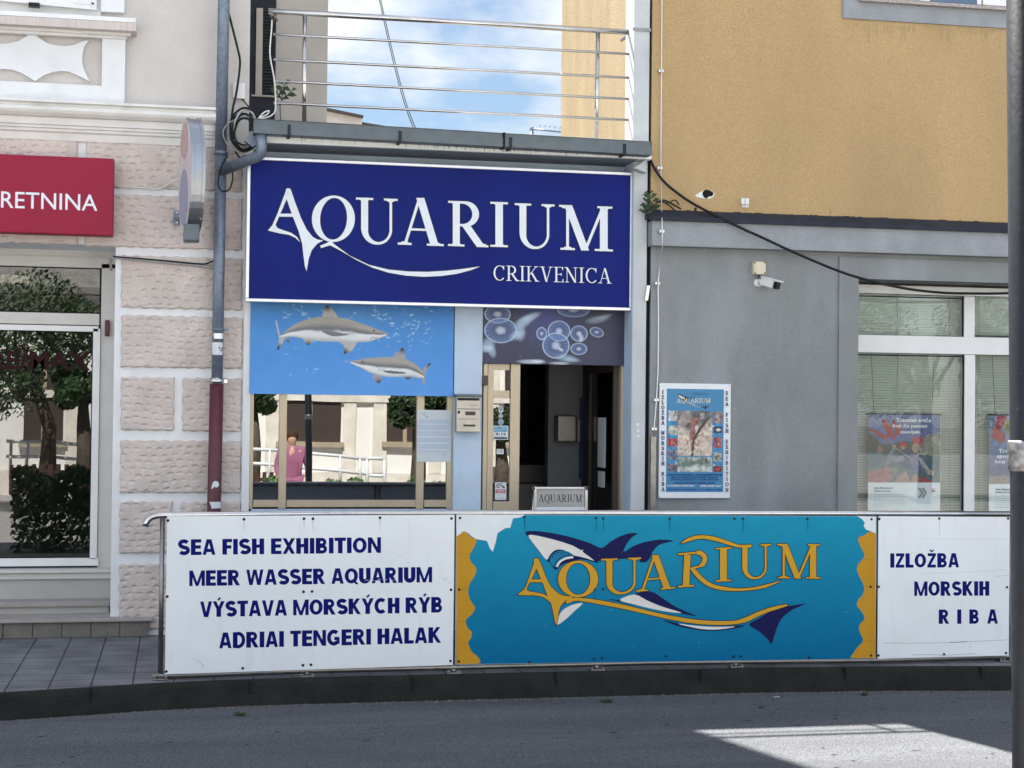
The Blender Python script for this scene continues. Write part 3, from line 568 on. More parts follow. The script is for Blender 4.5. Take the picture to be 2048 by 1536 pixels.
mb = MB(); mb.pbox(-420, 1160.5, 232, 1201, .46, .2); mb.obj('base_panel', 'panelgrey', pk)
def step(ytop, yb, Y, px1, px0=-420, depth=.6, bev=.006): X0, X1, Z0, Z1 = rect(px0, ytop, px1, yb, Y); return X0, X1, Z0, Z1
zs = P(100, 1203, .26).z; zs2 = P(100, 1213, .26).z; X1 = P(220, 1208, .26).x
mb = MB(); mb.box(XL, X1, .24, .66, zs2, zs, .005); mb.obj('door_step', 'step', pk)
zt = P(150, 1238, -.08).z; zb_ = P(150, 1245, -.08).z
mb = MB(); mb.box(XL, X1-.01, .28, .66, zt, zs2-.003); mb.obj('step_riser', 'panelgrey', pk)
mb = MB(); mb.box(XL, P(306, 1237, -.08).x, -.08, .66, zb_, zt, .006); mb.obj('stone_step', 'step', pk)
mb = MB(); xe = P(297, 1258, -.05).x; x = xe
while x > -3: mb.box(x-.218, x-.003, -.05, .0, 0.002, zb_-.002, .002); x -= .22
mb.obj('tile_plinth', 'tile', pk)
# the room behind
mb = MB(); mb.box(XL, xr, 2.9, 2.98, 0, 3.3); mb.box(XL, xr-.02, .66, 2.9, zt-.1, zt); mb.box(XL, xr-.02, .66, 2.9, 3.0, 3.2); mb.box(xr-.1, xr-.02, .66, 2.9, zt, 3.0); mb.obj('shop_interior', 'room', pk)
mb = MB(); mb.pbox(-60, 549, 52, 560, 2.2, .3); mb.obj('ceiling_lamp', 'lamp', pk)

# red shop sign
RY = -.17
rs = thing('shop_sign', (P(56, 390, RY).x, RY, P(56, 390, RY).z), 'flat crimson shop sign with white RETNINA lettering on the pink stone wall', 'sign')
mb = MB(); mb.pbox(-118, 310, 227, 466, RY, .15, .008); mb.obj('sign_box', 'red_sign', rs)
font_text('lettering', 'RETNINA', 2, 386, 195, 418.5, RY, 'sign_letters', rs, .004)
font_text('lettering', 'NEK', -88, 381.5, -6, 412.5, RY, 'sign_letters', rs, .004)
# projecting oval sign
ov = thing('projecting_sign', (P(384, 360, -.4).x, 0, P(384, 360, -.4).z), 'narrow oval lightbox sign with shiny metal rim projecting from the pink wall', 'sign')
cx_, cz_ = P(384, 360, -.40).x, P(384, 352, -.40).z
def oval(mb, x0, x1, ry, rz, prof):
    a = np.linspace(0, 2*math.pi, 49)[:-1]; rings = []
    for xo, s in prof: rings.append([mb.bm.verts.new((x0+xo- .20*(math.cos(t)*ry*s), -.40+math.cos(t)*ry*s, cz_+math.sin(t)*rz*s)) for t in a])
    for r0, r1 in zip(rings[:-1], rings[1:]):
        for k in range(48): mb.bm.faces.new((r0[k], r0[(k+1) % 48], r1[(k+1) % 48], r1[k])).smooth = False
    mb.bm.faces.new(rings[0][::-1]); mb.bm.faces.new(rings[-1])
tk = 27/250
mb = MB(); oval(mb, cx_-tk/2, 0, .23, .45, [(0, .985), (0, 1.0), (.025, 1.0), (.027, .985), (tk-.027, .985), (tk-.025, 1.0), (tk, 1.0), (tk, .985)]); mb.obj('metal_rim', 'rim', ov)
mb = MB(); oval(mb, cx_-tk/2-.006, 0, .222, .44, [(0, .96), (0, 1.0), (.0055, 1.0)]); fo = mb.obj('sign_face', 'face', ov)
mb = MB(); oval(mb, cx_-tk/2-.009, 0, .13, .14, [(0, .96), (0, 1.0), (.002, 1.0)])
for v in mb.bm.verts: v.co.z += .27
mb.obj('red_emblem', 'faded_red', ov)
mb = MB(); oval(mb, cx_-tk/2-.009, 0, .16, .22, [(0, .96), (0, 1.0), (.002, 1.0)])
for v in mb.bm.verts: v.co.z -= .17
mb.obj('blue_emblem', 'faded_blue', ov)
mb = MB(); mb.box(cx_-.06, cx_+.06, -.66, -.5, cz_-.53, cz_-.40, .01); mb.box(cx_-.05, cx_+.05, -.62, -.2, cz_-.50, cz_-.43, .01); mb.obj('clamp', 'gutter', ov)
q = P(354, 436, 0); mb = MB(); mb.box(q.x-.03, q.x+.03, -.012, .006, q.z-.06, q.z+.06); mb.box(q.x-.012, q.x+.05, -.2, -.012, q.z-.02, q.z+.02); br = mb.obj('wall_bracket', 'galv', ov)
for dz in (.035, -.035): mb = MB(); lathe(mb, q.x, -.026, q.z+dz, [(0, .006), (0, .012), (.012, .014)], 8); mb.obj('bolt', 'steel', br)
for k in range(8):
    t = rad(200-k*28.0); mb = MB()
    # heads round the front half of the rim
    yy, zz_ = -.40-abs(math.cos(rad(-70+k*20)))*.232, cz_+math.sin(rad(-70+k*20))*.452
    mb.box(cx_+tk*.36-.005-.2*(yy+.4), cx_+tk*.36+.005-.2*(yy+.4), yy-.004, yy+.01, zz_-.005, zz_+.005); mb.obj('screw', 'rail_steel', ov)

# ================================================================== DRAINPIPE, GUTTER LEG AND CABLES
DY = -.10
dp = thing('downpipe', (P(428, 1200, DY).x, DY, 0), 'galvanised downpipe with dark red lower length on the pink wall', 'pipe')
mb = MB(); mb.tube([P(449.5, -200, DY), P(449.5, -80, DY), P(441.5, 310, DY)], .047, 20); mb.tube([P(442, 300, DY), P(434, 770, DY)], .0455, 20); mb.obj('steel_pipe', 'galv', dp)
a, b = P(433.5, 764, DY), P(428, 1018, DY); d = (b-a)/(a.z-b.z)
mb = MB(); mb.tube([a, b, b+d*(b.z-.01)], .055, 20); mb.obj('red_pipe', 'maroon', dp)
for (px, py, h_, r_) in ((442, 306, .03, .052), (436.5, 659, .012, .053), (433.3, 762, .05, .058)):
    p0 = P(px, py, DY); mb = MB(); mb.tube([p0+Vector((0, 0, h_/2)), p0-Vector((0, 0, h_/2))], r_, 20); mb.box(p0.x+r_, p0.x+r_+.025, DY-.012, DY+.012, p0.z-.012, p0.z+.012); mb.box(p0.x-.012, p0.x+.012, DY+.03, DY+.12, p0.z-.012, p0.z+.012); mb.obj('pipe_clamp', 'steel' if py > 700 else 'galv', dp)
mb = MB(); mb.tube([P(523, 258, -.44), P(523, 296, -.43), P(521, 308, -.41), P(512, 315, -.37), P(500, 319, -.33), P(441, 343, -.11)], [.042, .042, .043, .043, .042, .042], 16); mb.obj('branch_pipe', 'galv', dp)
def wrap(px, py0, py1, a0, a1, r, name, m, par):           # sticker bent round the pipe
    p0, p1 = P(px, py0, DY), P(px, py1, DY); mb = MB(); n_ = 10
    for i in range(n_):
        t0, t1 = rad(a0+(a1-a0)*i/n_), rad(a0+(a1-a0)*(i+1)/n_)
        mb.quad([(p0.x+r*math.cos(t0), DY+r*math.sin(t0), p0.z), (p0.x+r*math.cos(t1), DY+r*math.sin(t1), p0.z), (p1.x+r*math.cos(t1), DY+r*math.sin(t1), p1.z), (p1.x+r*math.cos(t0), DY+r*math.sin(t0), p1.z)])
    return mb.obj(name, m, par)
stk = tag(wrap(435.2, 685, 710, 205, 325, .0475, 'pipe_sticker', 'paper', None), 'small white sticker with black scribble on the grey downpipe', 'sticker')
a_ = Art(DY-.0485); sx = [(437, 697), (439, 693), (440, 699), (442, 694), (443, 701), (445, 694), (446, 700), (440, 702)]; a_.ribbon(sx, 1.5, (.02, .02, .02)); a_.obj('scribble', 'print', stk)
wrap(436.2, 667, 678, 200, 340, .047, 'pipe_tape', 'alu', dp)
t1 = tag(wrap(429, 1003, 1016, 200, 330, .0565, 'pipe_sticker', 'paper', None), 'torn white sticker low on the dark red pipe, just above the handrail', 'sticker')
mb = MB(); cpt = spline([(423, 978), (425, 967), (430, 962), (436, 964), (438, 970), (434, 975), (429, 974)], 3); mb.prism([(lambda q: (q.x, q.z))(P(x, y, DY-.0565)) for x, y in cpt], DY-.0575, DY-.05); tag(mb.obj('paper_scrap', 'paper', None), 'torn scrap of pale green paper stuck on the dark red pipe', 'sticker')

def cable(name, pts, r, m, label, cat='cable', group=None, n=6, parent=None, sm=True):
    v = [tuple(P(*p)) for p in pts]; v = spline(v, n, False) if sm else v
    mb = MB(); mb.tube(v, r, 8); o = mb.obj(name, m, parent)
    return tag(o, label, cat, group) if parent is None else o
cb = thing('cable_coil', tuple(P(482, 270, -.16)), 'untidy coil of black and grey cables beside the downpipe under the gutter end', 'cable')
rr = random.Random(3)
for k in range(7):
    cx, cy = 487+rr.uniform(-5, 6), 262+rr.uniform(-8, 8); rx, ry = 25+rr.uniform(-6, 6), 36+rr.uniform(-9, 7); ph = rr.uniform(0, 6); pts = []
    for i in range(17):
        t = ph+2*math.pi*i/16; pts.append((cx+rx*math.cos(t)+rr.uniform(-1, 1), cy+ry*math.sin(t)+rr.uniform(-1, 1), -.15-.02*k+.03*math.sin(t*2+k)))
    cable('cable_loop', pts, .0065 if k % 2 else .009, ('rubber', 'grey_cable', 'rubber')[k % 3], '', parent=cb, n=3)
cable('cable_loop', [(512, 238, -.2), (490, 233, -.22), (468, 240, -.2), (452, 252, -.17), (446, 268, -.17), (455, 290, -.17), (466, 302, -.17)], .006, 'grey_cable', '', parent=cb)
cable('cable_loop', [(470, 300, -.18), (480, 315, -.2), (500, 313, -.22), (512, 300, -.24)], .008, 'rubber', '', parent=cb)
cable('drop_cable', [(456, 20, -.06), (466, 60, -.05), (476, 100, -.04), (480, 122, -.03), (478, 150, -.04), (472, 190, -.06), (466, 215, -.1), (463, 240, -.14)], .009, 'rubber', 'thick black cable curving down beside the downpipe above the terrace edge')
cable('cable_loop', [(455, 312, -.19), (444, 330, -.19), (437, 358, -.18), (438, 375, -.18), (447, 383, -.18), (459, 378, -.18), (465, 360, -.18), (466, 338, -.19), (474, 322, -.2), (492, 310, -.22)], .006, 'rubber', 'thin black cable loop hanging over the downpipe beside the blue sign')
cable('white_cable', [(516, 238, -.35), (528, 225, -.34), (538, 222, -.33), (534, 229, -.33), (520, 236, -.35), (530, 236, -.34), (544, 230, -.3), (551, 216, -.15), (549, 163, -.13), (541, 118, -.12), (540, 95, -.12), (543, 60, -.11), (544, 40, -.11)], .006, 'white_cable', 'thin white cable curling up the left end of the terrace railing')
cable('wall_cable', [(484, 198, .02), (496, 212, -.02), (508, 226, -.1), (520, 236, -.2)], .006, 'rubber', 'short black cable from the white box down to the gutter end')
cable('sign_cable', [(228, 372, .0), (300, 377, -.004), (320, 377, -.004), (340, 367, -.03), (360, 357, -.2)], .006, 'white_cable', 'thin pale cable from the crimson sign to the oval sign')
cd = thing('conduit', tuple(P(320, 525, -.02)), 'thin grey conduit and black cable crossing the top of the stone pier', 'pipe')
cable('conduit_tube', [(222, 540, .12), (222, 520, .05), (226, 516, -.015), (240, 516, -.02), (330, 525, -.02), (400, 531, -.02), (432, 537, -.04)], .011, 'grey_cable', '', parent=cd, n=4)
cable('conduit_cable', [(226, 513, -.03), (330, 521.5, -.034), (403, 528, -.036), (420, 524, -.05), (432, 519, -.09)], .006, 'rubber', '', parent=cd, n=4)
jb = MB(); jb.pbox(466, 165, 490, 197, -.0, .07, .006); tag(jb.obj('junction_box', 'plastic_white'), 'small white plastic box on the pink wall corner above the cable coil', 'electrical box')

# ================================================================== AQUARIUM BUILDING (middle)
AQ = thing('aquarium_building', (2.1, 1.5, 0), 'narrow single storey pale blue building with a terrace and dark open doorway', 'building')
PF = -.25                                                   # front of the right hand pilaster
zf0 = P(913, 301.5, -.36).z; zgt = P(905, 262, -.5).z; xa = P(487, 700, .0).x; xpl = P(1264, 800, PF).x; xpr = P(1291, 800, PF).x
X_SL = P(516, 290, -.36).x
mb = MB(); mb.box(X_SL, xpr, -.36, 3.6, zf0, zgt-.03); mb.obj('roof_slab', 'fascia', AQ)
mb = MB(); mb.box(X_SL+.01, xpr-.01, -.34, 3.58, zgt-.029, zgt-.022); mb.obj('terrace_floor', 'tile', AQ)  # unseen dark top added so the steel railing reflects less brightness from below
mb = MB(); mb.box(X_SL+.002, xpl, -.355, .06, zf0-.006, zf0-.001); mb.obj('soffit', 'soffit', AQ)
zo = P(875, 612, .05).z
mb = MB(); mb.box(xa+.08, xpl, .05, .25, zo, zf0-.008); mb.obj('front_wall', 'bluewhite', AQ)
mb = MB(); mb.pbox(500, 1018, 908, 1262, .03, .2); mb.obj('window_base', 'bluewhite', AQ)
a = Art(-.3605, .00006); rg = random.Random(21)
for k in range(170):
    px = rg.uniform(860, 1290) if k < 130 else rg.uniform(540, 1290); yt = 266+(px-532)*.044; d_ = math.exp(-((px-1035)/60)**2); yl = yt+rg.uniform(6, 22)+d_*rg.uniform(4, 14)
    ymax = 285+(px-530)*.0432; yl = min(yl, ymax-.3); g_ = rg.uniform(.0, .12); cl = (.20-g_+.10*d_, .185-g_+.05*d_, .17-g_)
    a.ribbon([(px, yt), (px+.2, (yt+yl)/2), (px, yl)], [rg.uniform(.6, 1.6)+d_*1.2, rg.uniform(.5, 1.2)+d_, .2], tuple(max(.02, v) for v in cl))
a.obj('drip_stains', 'print', AQ)
mb = MB(); X0, X1 = xa, P(500.5, 800, .0).x; mb.box(X0, X1, -.0, .3, 0, zf0-.008); mb.obj('end_pier', 'white_wall', AQ)
mb = MB(); mb.box(P(908, 800, -.02).x, P(964, 800, -.02).x, -.02, .2, 0, zo+.02, .004); mb.obj('middle_pier', 'bluewhite', AQ)
mb = MB(); mb.box(xpl, xpr, PF, .3, 0, zf0-.002, .004); X0, X1 = P(1268, 140, PF).x, P(1299, 140, PF).x; mb.box(X0, X1, PF+.001, .02, zgt-.04, 11, .004); mb.obj('pilaster', 'pilaster', AQ)
mb = MB(); mb.box(xpl-.004, xpl-.0005, PF+.004, .04, 0, zf0-.01); mb.obj('door_reveal', 'bluewhite', AQ)
mb = MB(); hz = [(lambda q: (q.x, q.z))(P(x, y, -.355)) for x, y in ((1293, 319), (1268, 336), (1293, 345))]; mb.prism(hz, -.355, PF); mb.obj('haunch', 'pilaster', AQ)
mb = MB(); mb.box(xpr+.002, xpr+.035, PF+.03, .3, 0, 11); mb.obj('expansion_joint', 'black', AQ)
# gutter
gl, gr = P(508, 237, -.5), P(1304, 283, -.5); gh = P(905, 260, -.5).z-P(905, 288, -.5).z
def shear(mb): 
    for v in mb.bm.verts: v.co.z += gl.z+(gr.z-gl.z)*(v.co.x-gl.x)/(gr.x-gl.x)
mb = MB(); mb.profile([(-.50, 0), (-.485, .004), (-.485, -gh*.38), (-.505, -gh*.40), (-.505, -gh), (-.37, -gh), (-.37, .0), (-.375, .0), (-.375, -gh+.01), (-.49, -gh+.01), (-.49, 0)], gl.x, gr.x); 
mb.box(gl.x, gl.x+.004, -.5, -.37, -gh, 0); mb.box(gr.x-.004, gr.x, -.5, -.37, -gh, 0); shear(mb); gu = mb.obj('gutter', 'gutter', AQ)
for px in (578, 800, 1021, 1249):
    x = P(px, 270, -.5).x; mb = MB(); mb.box(x-.012, x+.012, -.512, -.5055, -gh-.005, -gh*.30); mb.box(x-.012, x+.012, -.512, -.36, -gh-.012, -gh-.005); shear(mb); mb.obj('gutter_bracket', 'dark_flash', gu)
x = P(1008, 270, -.5).x; mb = MB(); mb.box(x-.008, x+.008, -.509, -.36, -gh-.003, .004); shear(mb); mb.obj('gutter_seam', 'black', gu)
mb = MB(); mb.prism([(lambda q: (q.x, q.z))(P(x, y, -.3)) for x, y in ((489, 283), (508, 258), (512, 262), (512, 290), (505, 295))], -.34, -.26); mb.obj('gutter_gusset', 'galv', AQ)
# window
wf = MB(); WY = .02
for r_ in ((499, 785, 506.5, 1018), (558, 785, 573, 1018), (833, 785, 848, 1018), (894, 785, 905.5, 1018)): wf.pbox(*r_, WY, .06, .003)
for xa_, xb_ in ((506.6, 557.9), (573.1, 832.9), (848.1, 893.9)): wf.pbox(xa_, 1000, xb_, 1014, WY+.008, .05)
wf = wf.obj('window_frame', 'bronze', AQ)
for xa_, xb_ in ((506, 559), (572, 834), (847, 895)):
    mb = MB(); mb.pbox(xa_, 780, xb_, 1001, WY+.03, .008); mb.obj('pane', 'glass_film', wf)
# doorway
DW = .02
jm = MB(); jm.pbox(964.5, 727, 973, 1256, DW-.01, .08, .003); jm.pbox(1240, 727, 1249.5, 1256, DW-.01, .08, .003); jm = jm.obj('door_frame', 'bronze', AQ)
df = MB()
df.pbox(973.5, 728, 985, 1256, DW, .05, .002); df.pbox(1019, 728, 1038, 1256, DW, .05, .002); df.pbox(985.1, 728, 1018.9, 740, DW+.002, .045); df.pbox(985.1, 781, 1018.9, 796.5, DW+.002, .045); df.pbox(985.1, 1003, 1018.9, 1256, DW+.002, .045)
df = df.obj('side_door', 'bronze', AQ)
mb = MB(); mb.pbox(984, 739, 1020, 782, DW+.02, .008); mb.pbox(984, 796, 1020, 1004, DW+.02, .008); mb.obj('door_pane', 'glass_film', df)
mb = MB(); mb.pbox(964.5, 751, 975.5, 771, DW-.05, .05, .004); mb.obj('door_closer', 'brown', df)
# open glazed leaf, swung into the hall
xh = P(1239, 900, .06).x; yb_ = .95
lf = MB(); lf.box(xh-.05, xh, .08, .13, .02, P(1200, 729, .1).z); lf.box(xh-.05, xh, yb_-.05, yb_, .02, P(1200, 729, .1).z); lf.box(xh-.05, xh, .13, yb_-.05, P(1200, 729, .1).z-.06, P(1200, 729, .1).z); lf.box(xh-.05, xh, .13, yb_-.05, .02, .22); lf = lf.obj('open_door', 'brown', AQ)
mb = MB(); mb.box(xh-.03, xh-.022, .12, yb_-.04, .2, P(1200, 729, .1).z-.05); mb.obj('door_pane', 'glass_door', lf)
# dim hall behind
hz0 = 0.02; ht = 3.0; xl_ = P(966, 900, .1).x-.15; xr_ = xh+.06
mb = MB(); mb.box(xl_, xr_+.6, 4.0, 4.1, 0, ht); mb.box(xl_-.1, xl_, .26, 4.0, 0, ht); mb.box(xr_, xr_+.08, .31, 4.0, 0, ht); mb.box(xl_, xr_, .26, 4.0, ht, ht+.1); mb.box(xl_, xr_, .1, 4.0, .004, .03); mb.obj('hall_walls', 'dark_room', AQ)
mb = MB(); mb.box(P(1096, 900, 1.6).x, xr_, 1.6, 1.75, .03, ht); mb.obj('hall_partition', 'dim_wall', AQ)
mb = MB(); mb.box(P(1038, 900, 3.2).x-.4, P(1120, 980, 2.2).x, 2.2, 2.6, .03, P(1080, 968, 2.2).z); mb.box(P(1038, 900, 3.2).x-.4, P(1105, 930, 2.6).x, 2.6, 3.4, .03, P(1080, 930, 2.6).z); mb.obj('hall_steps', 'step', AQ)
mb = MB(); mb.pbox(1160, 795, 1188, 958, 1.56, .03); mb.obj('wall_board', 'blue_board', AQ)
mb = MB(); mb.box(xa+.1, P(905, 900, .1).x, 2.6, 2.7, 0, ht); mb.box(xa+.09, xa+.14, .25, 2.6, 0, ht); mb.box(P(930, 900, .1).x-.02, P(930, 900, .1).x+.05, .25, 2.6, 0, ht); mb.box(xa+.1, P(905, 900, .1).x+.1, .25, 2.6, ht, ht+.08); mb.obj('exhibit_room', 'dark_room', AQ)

# steel box on the wall inside
hd = thing('steel_box', tuple(P(1134, 885, 1.4)), 'brushed steel box fixed on the dim wall inside the open doorway', 'wall box')
mb = MB(); mb.pbox(1116, 831, 1153, 884, 1.40, .17, .012); mb.obj('casing', 'brushed', hd)
mb = MB(); mb.pbox(1154, 840, 1160, 884, 1.5, .08); mb.obj('mount', 'panelgrey', hd)
# notice on the open leaf
mb = MB(); mb.box(xh-.034, xh-.0305, .40, .66, P(1210, 935, .5).z, P(1210, 835, .5).z); tag(mb.obj('notice_paper', 'paper'), 'narrow white notice on the glass of the open inner door', 'notice')
mb = MB(); mb.box(xh-.034, xh-.0305, .42, .64, P(1210, 975, .5).z, P(1210, 943, .5).z); tag(mb.obj('leaflet', 'panel_white'), 'small pale leaflet below the long notice on the open inner door', 'notice')

# ------------------------------------------------------------------ big blue sign
SY = -.20
bs = thing('aquarium_sign', (P(880, 610, SY).x, SY, P(880, 610, SY).z), 'large navy blue sign reading AQUARIUM CRIKVENICA in pale letters over the entrance', 'sign')
X0, X1, Z0, Z1 = rect(492.5, 329, 1265.5, 612.5, SY)
mb = MB(); mb.box(X0+.02, X1-.02, SY+.006, .045, Z0+.02, Z1-.02); mb.obj('sign_board', 'blue_sign', bs)
fw = .026; mb = MB()
mb.box(X0, X1, SY-.012, SY+.05, Z1-fw, Z1, .004); mb.box(X0, X1, SY-.012, SY+.05, Z0, Z0+fw, .004); mb.box(X0, X0+fw, SY-.011, SY+.05, Z0+fw, Z1-fw, .004); mb.box(X1-fw, X1, SY-.011, SY+.05, Z0+fw, Z1-fw, .004); mb.obj('sign_frame', 'alu', bs)
c = crop(480, 300, 800/2048)
A_R = [(235, 200), (246, 195), (259, 200), (283, 270), (311, 345), (340, 405), (372, 445), (395, 458), (426, 463), (395, 480), (368, 512), (352, 555), (341, 621), (332, 595), (325, 540), (318, 480), (300, 415), (272, 345), (240, 255)]
A_L = [(236, 206), (250, 226), (207, 325), (182, 383), (192, 400), (225, 412), (262, 424), (292, 445), (308, 472), (283, 449), (250, 434), (200, 426), (143, 412), (165, 386), (192, 325)]
A_B = [(204, 326), (270, 326), (276, 342), (198, 341)]
Q_T = [(410, 490), (440, 478), (466, 464), (482, 482), (560, 540), (660, 588), (760, 612), (860, 622), (960, 624), (1060, 618), (1140, 609), (1229, 596), (1180, 616), (1110, 634), (1030, 645), (940, 649), (850, 643), (760, 628), (680, 603), (600, 565), (520, 518), (462, 488), (440, 494), (416, 502)]
def sign_art(Y, col, out):
    a = Art(Y); g = (lambda p: grow(p, out)) if out else (lambda p: p)
    for pl in (A_R, A_L, A_B, Q_T): a.poly(g([c(*p) for p in pl]), col)
    qx, qy = c(478, 352); k = 800/2048; a.ring(qx, qy, (110*k+out, 119*k+out), (69*k-out, 107*k-out), col, dx=1*k, rot=rad(4))
    for ch, x0, x1, yt, yb in (('U', 594, 816, 243, 480), ('A', 808, 1040, 241, 484), ('R', 1063, 1264, 260, 491), ('I', 1279, 1374, 265, 495), ('U', 1406, 1619, 272, 503), ('M', 1633, 1911, 281, 510)):
        px0, py0 = c(x0, yt); px1, py1 = c(x1, yb); letters(a, ch, px0, px1, py0, py1, SERIF, col, out=out, slope=.036)
    px0, py0 = c(1294, 590); px1, py1 = c(1902, 668); letters(a, 'CRIKVENICA', px0, px1, py0, py1, SERIF, col, gap=.045, out=out*.3, slope=.027, wk=.8)
    return a
sign_art(SY+.0055, (1, 1, 1), 1.5).obj('letter_edges', 'sign_edge', bs)
sign_art(SY-.004, (1, 1, 1), 0).obj('lettering', 'sign_letters', bs)

# ------------------------------------------------------------------ shark picture over the window
r = Raster(500, 607, 907, 790, .9); c = crop(480, 590, 460/1570)
t = (r.Y-607)/183; nz_ = r.noise(40, 30, 3)
base = np.stack([.030+.055*t, .20+.085*t+.02*nz_, .56+.15*t], -1); r.img = base
r.over(np.clip((.5-t)*.25+(r.noise(90, 40, 5)-.5)*.3, 0, .3), (.16, .40, .62))
rg = random.Random(11)
for _ in range(90):
    u, v = rg.uniform(300, 1300), rg.uniform(60, 560)
    if v > 420 and rg.random() < .7: continue
    x, y = c(u, v); r.ell(x, y, rg.uniform(1.5, 5), rg.uniform(.8, 2.2), (.45, .72, .88), rg.uniform(.15, .55), .6, rg.uniform(-.8, .8))
for u0, v0, n_ in ((1150, 190, 16), (1200, 290, 10), (370, 105, 8), (960, 140, 6)):
    for _ in range(n_):
        x, y = c(u0+rg.gauss(0, 45), v0+rg.gauss(0, 35)); r.ell(x, y, rg.uniform(2, 6), rg.uniform(.8, 1.8), (.55, .80, .92), rg.uniform(.25, .6), .5, rg.uniform(-1.2, .3))
def shark(body, fins, flip, eye, gills, spine, belly, tone):
    P_ = [c(*p) for p in body]
    for f, tip in fins:
        m = r.poly([c(*p) for p in f], tone[1], 3)
        x, y = c(*tip); d = np.hypot(r.X-x, r.Y-y); r.over(m*np.clip(1.15-d/11, 0, 1), (.025, .025, .03))
    m = r.inside(spline(P_, 5)); ys = np.interp(r.X, *zip(*sorted(c(*p) for p in spine))); yb = np.interp(r.X, *zip(*sorted(c(*p) for p in belly)))
    k = np.clip((r.Y-ys)/(yb-ys+1e-6), 0, 1); nn = r.noise(22, 7, 9)
    sh = np.where(k < .42, tone[0]+.10*np.sin(k*7)*1.0, 0); top = np.array((.36, .34, .31))*tone[2]; mid = np.array((.15, .16, .18)); wht = np.array((.66, .69, .70))
    a1 = np.clip((k-.22)/.22, 0, 1)[..., None]; a2 = np.clip((k-.5+.12*(nn-.5))/.10, 0, 1)[..., None]; a3 = np.clip((k-.82)/.2, 0, 1)[..., None]
    colr = (top*(1-a1)+mid*a1)*(1-a2)+wht*a2; colr = colr*(1-.45*a3)*(.9+.2*nn[..., None])
    r.img = np.where(m[..., None] > 0, colr, r.img)
    x, y = c(*eye); r.ell(x, y, 2.2, 1.6, (.02, .02, .02), 1, .3)
    for g0 in gills: r.line([c(*g0), c(g0[0]-8, g0[1]+38)], 1.0, (.10, .11, .13), .7)
S1 = [(1000, 262), (970, 245), (900, 222), (840, 200), (760, 175), (660, 155), (560, 152), (470, 168), (390, 195), (330, 235), (290, 270), (262, 290), (270, 306), (300, 300), (340, 292), (430, 305), (520, 318), (640, 322), (760, 324), (860, 318), (920, 300), (960, 288)]
shark(S1, [([(270, 285), (245, 190), (236, 196), (250, 260), (262, 310), (248, 380), (262, 378), (300, 310), (300, 285)], (256, 372)), ([(555, 158), (565, 95), (585, 72), (610, 90), (655, 158)], (582, 82)), ([(660, 318), (700, 345), (700, 398), (725, 396), (765, 365), (780, 320)], (706, 395)), ([(420, 300), (440, 330), (458, 348), (490, 318)], (458, 350)), ([(310, 295), (320, 333), (335, 310)], (320, 333))], False, (905, 240), ((725, 225), (740, 226), (755, 228), (768, 230)), [(250, 290), (330, 235), (390, 195), (470, 168), (560, 152), (660, 155), (760, 175), (840, 200), (900, 222), (1000, 258)], [(250, 300), (340, 292), (430, 305), (520, 318), (640, 322), (760, 324), (860, 318), (920, 300), (1000, 268)], (.2, (.42, .42, .42), 1.0))
r.poly([c(*p) for p in ((545, 248), (620, 250), (690, 262), (740, 268), (690, 280), (610, 282))], (.16, .17, .19), 3); r.line([c(880, 296), c(900, 284), c(930, 292)], 1.2, (.12, .13, .15), .8)
S2 = [(740, 455), (790, 445), (860, 430), (960, 422), (1050, 420), (1130, 432), (1200, 470), (1240, 510), (1258, 535), (1250, 560), (1215, 560), (1160, 550), (1080, 555), (980, 552), (900, 535), (830, 505), (780, 480)]
shark(S2, [([(1235, 520), (1275, 465), (1300, 458), (1290, 485), (1262, 530), (1262, 608), (1250, 600), (1238, 560)], (1295, 462)), ([(1035, 420), (1075, 375), (1105, 352), (1115, 380), (1118, 432)], (1104, 360)), ([(905, 538), (905, 575), (945, 600), (965, 560)], (945, 600)), ([(1120, 552), (1140, 572), (1180, 555)], (1140, 573))], True, (828, 455), ((945, 478), (957, 480), (969, 482), (981, 484)), [(730, 450), (790, 445), (860, 430), (960, 422), (1050, 420), (1130, 432), (1200, 470), (1260, 535)], [(730, 458), (780, 480), (830, 505), (900, 535), (980, 552), (1080, 555), (1160, 550), (1260, 562)], (.2, (.30, .31, .33), .95))
r.poly([c(*p) for p in ((970, 512), (1060, 515), (1135, 525), (1080, 535), (1000, 528))], (.12, .13, .15), 3); r.line([c(800, 490), c(830, 500), c(860, 510)], 1.2, (.12, .13, .15), .8)
sb = thing('shark_picture', tuple(P(703, 788, -.01)), 'bright blue printed panel showing two reef sharks above the window', 'picture panel')
mb = MB(); mb.pbox(500.5, 606, 907, 790, -.008, .035); mb.obj('panel', 'navy_vinyl', sb)
r.obj('printed_picture', -.010, sb)

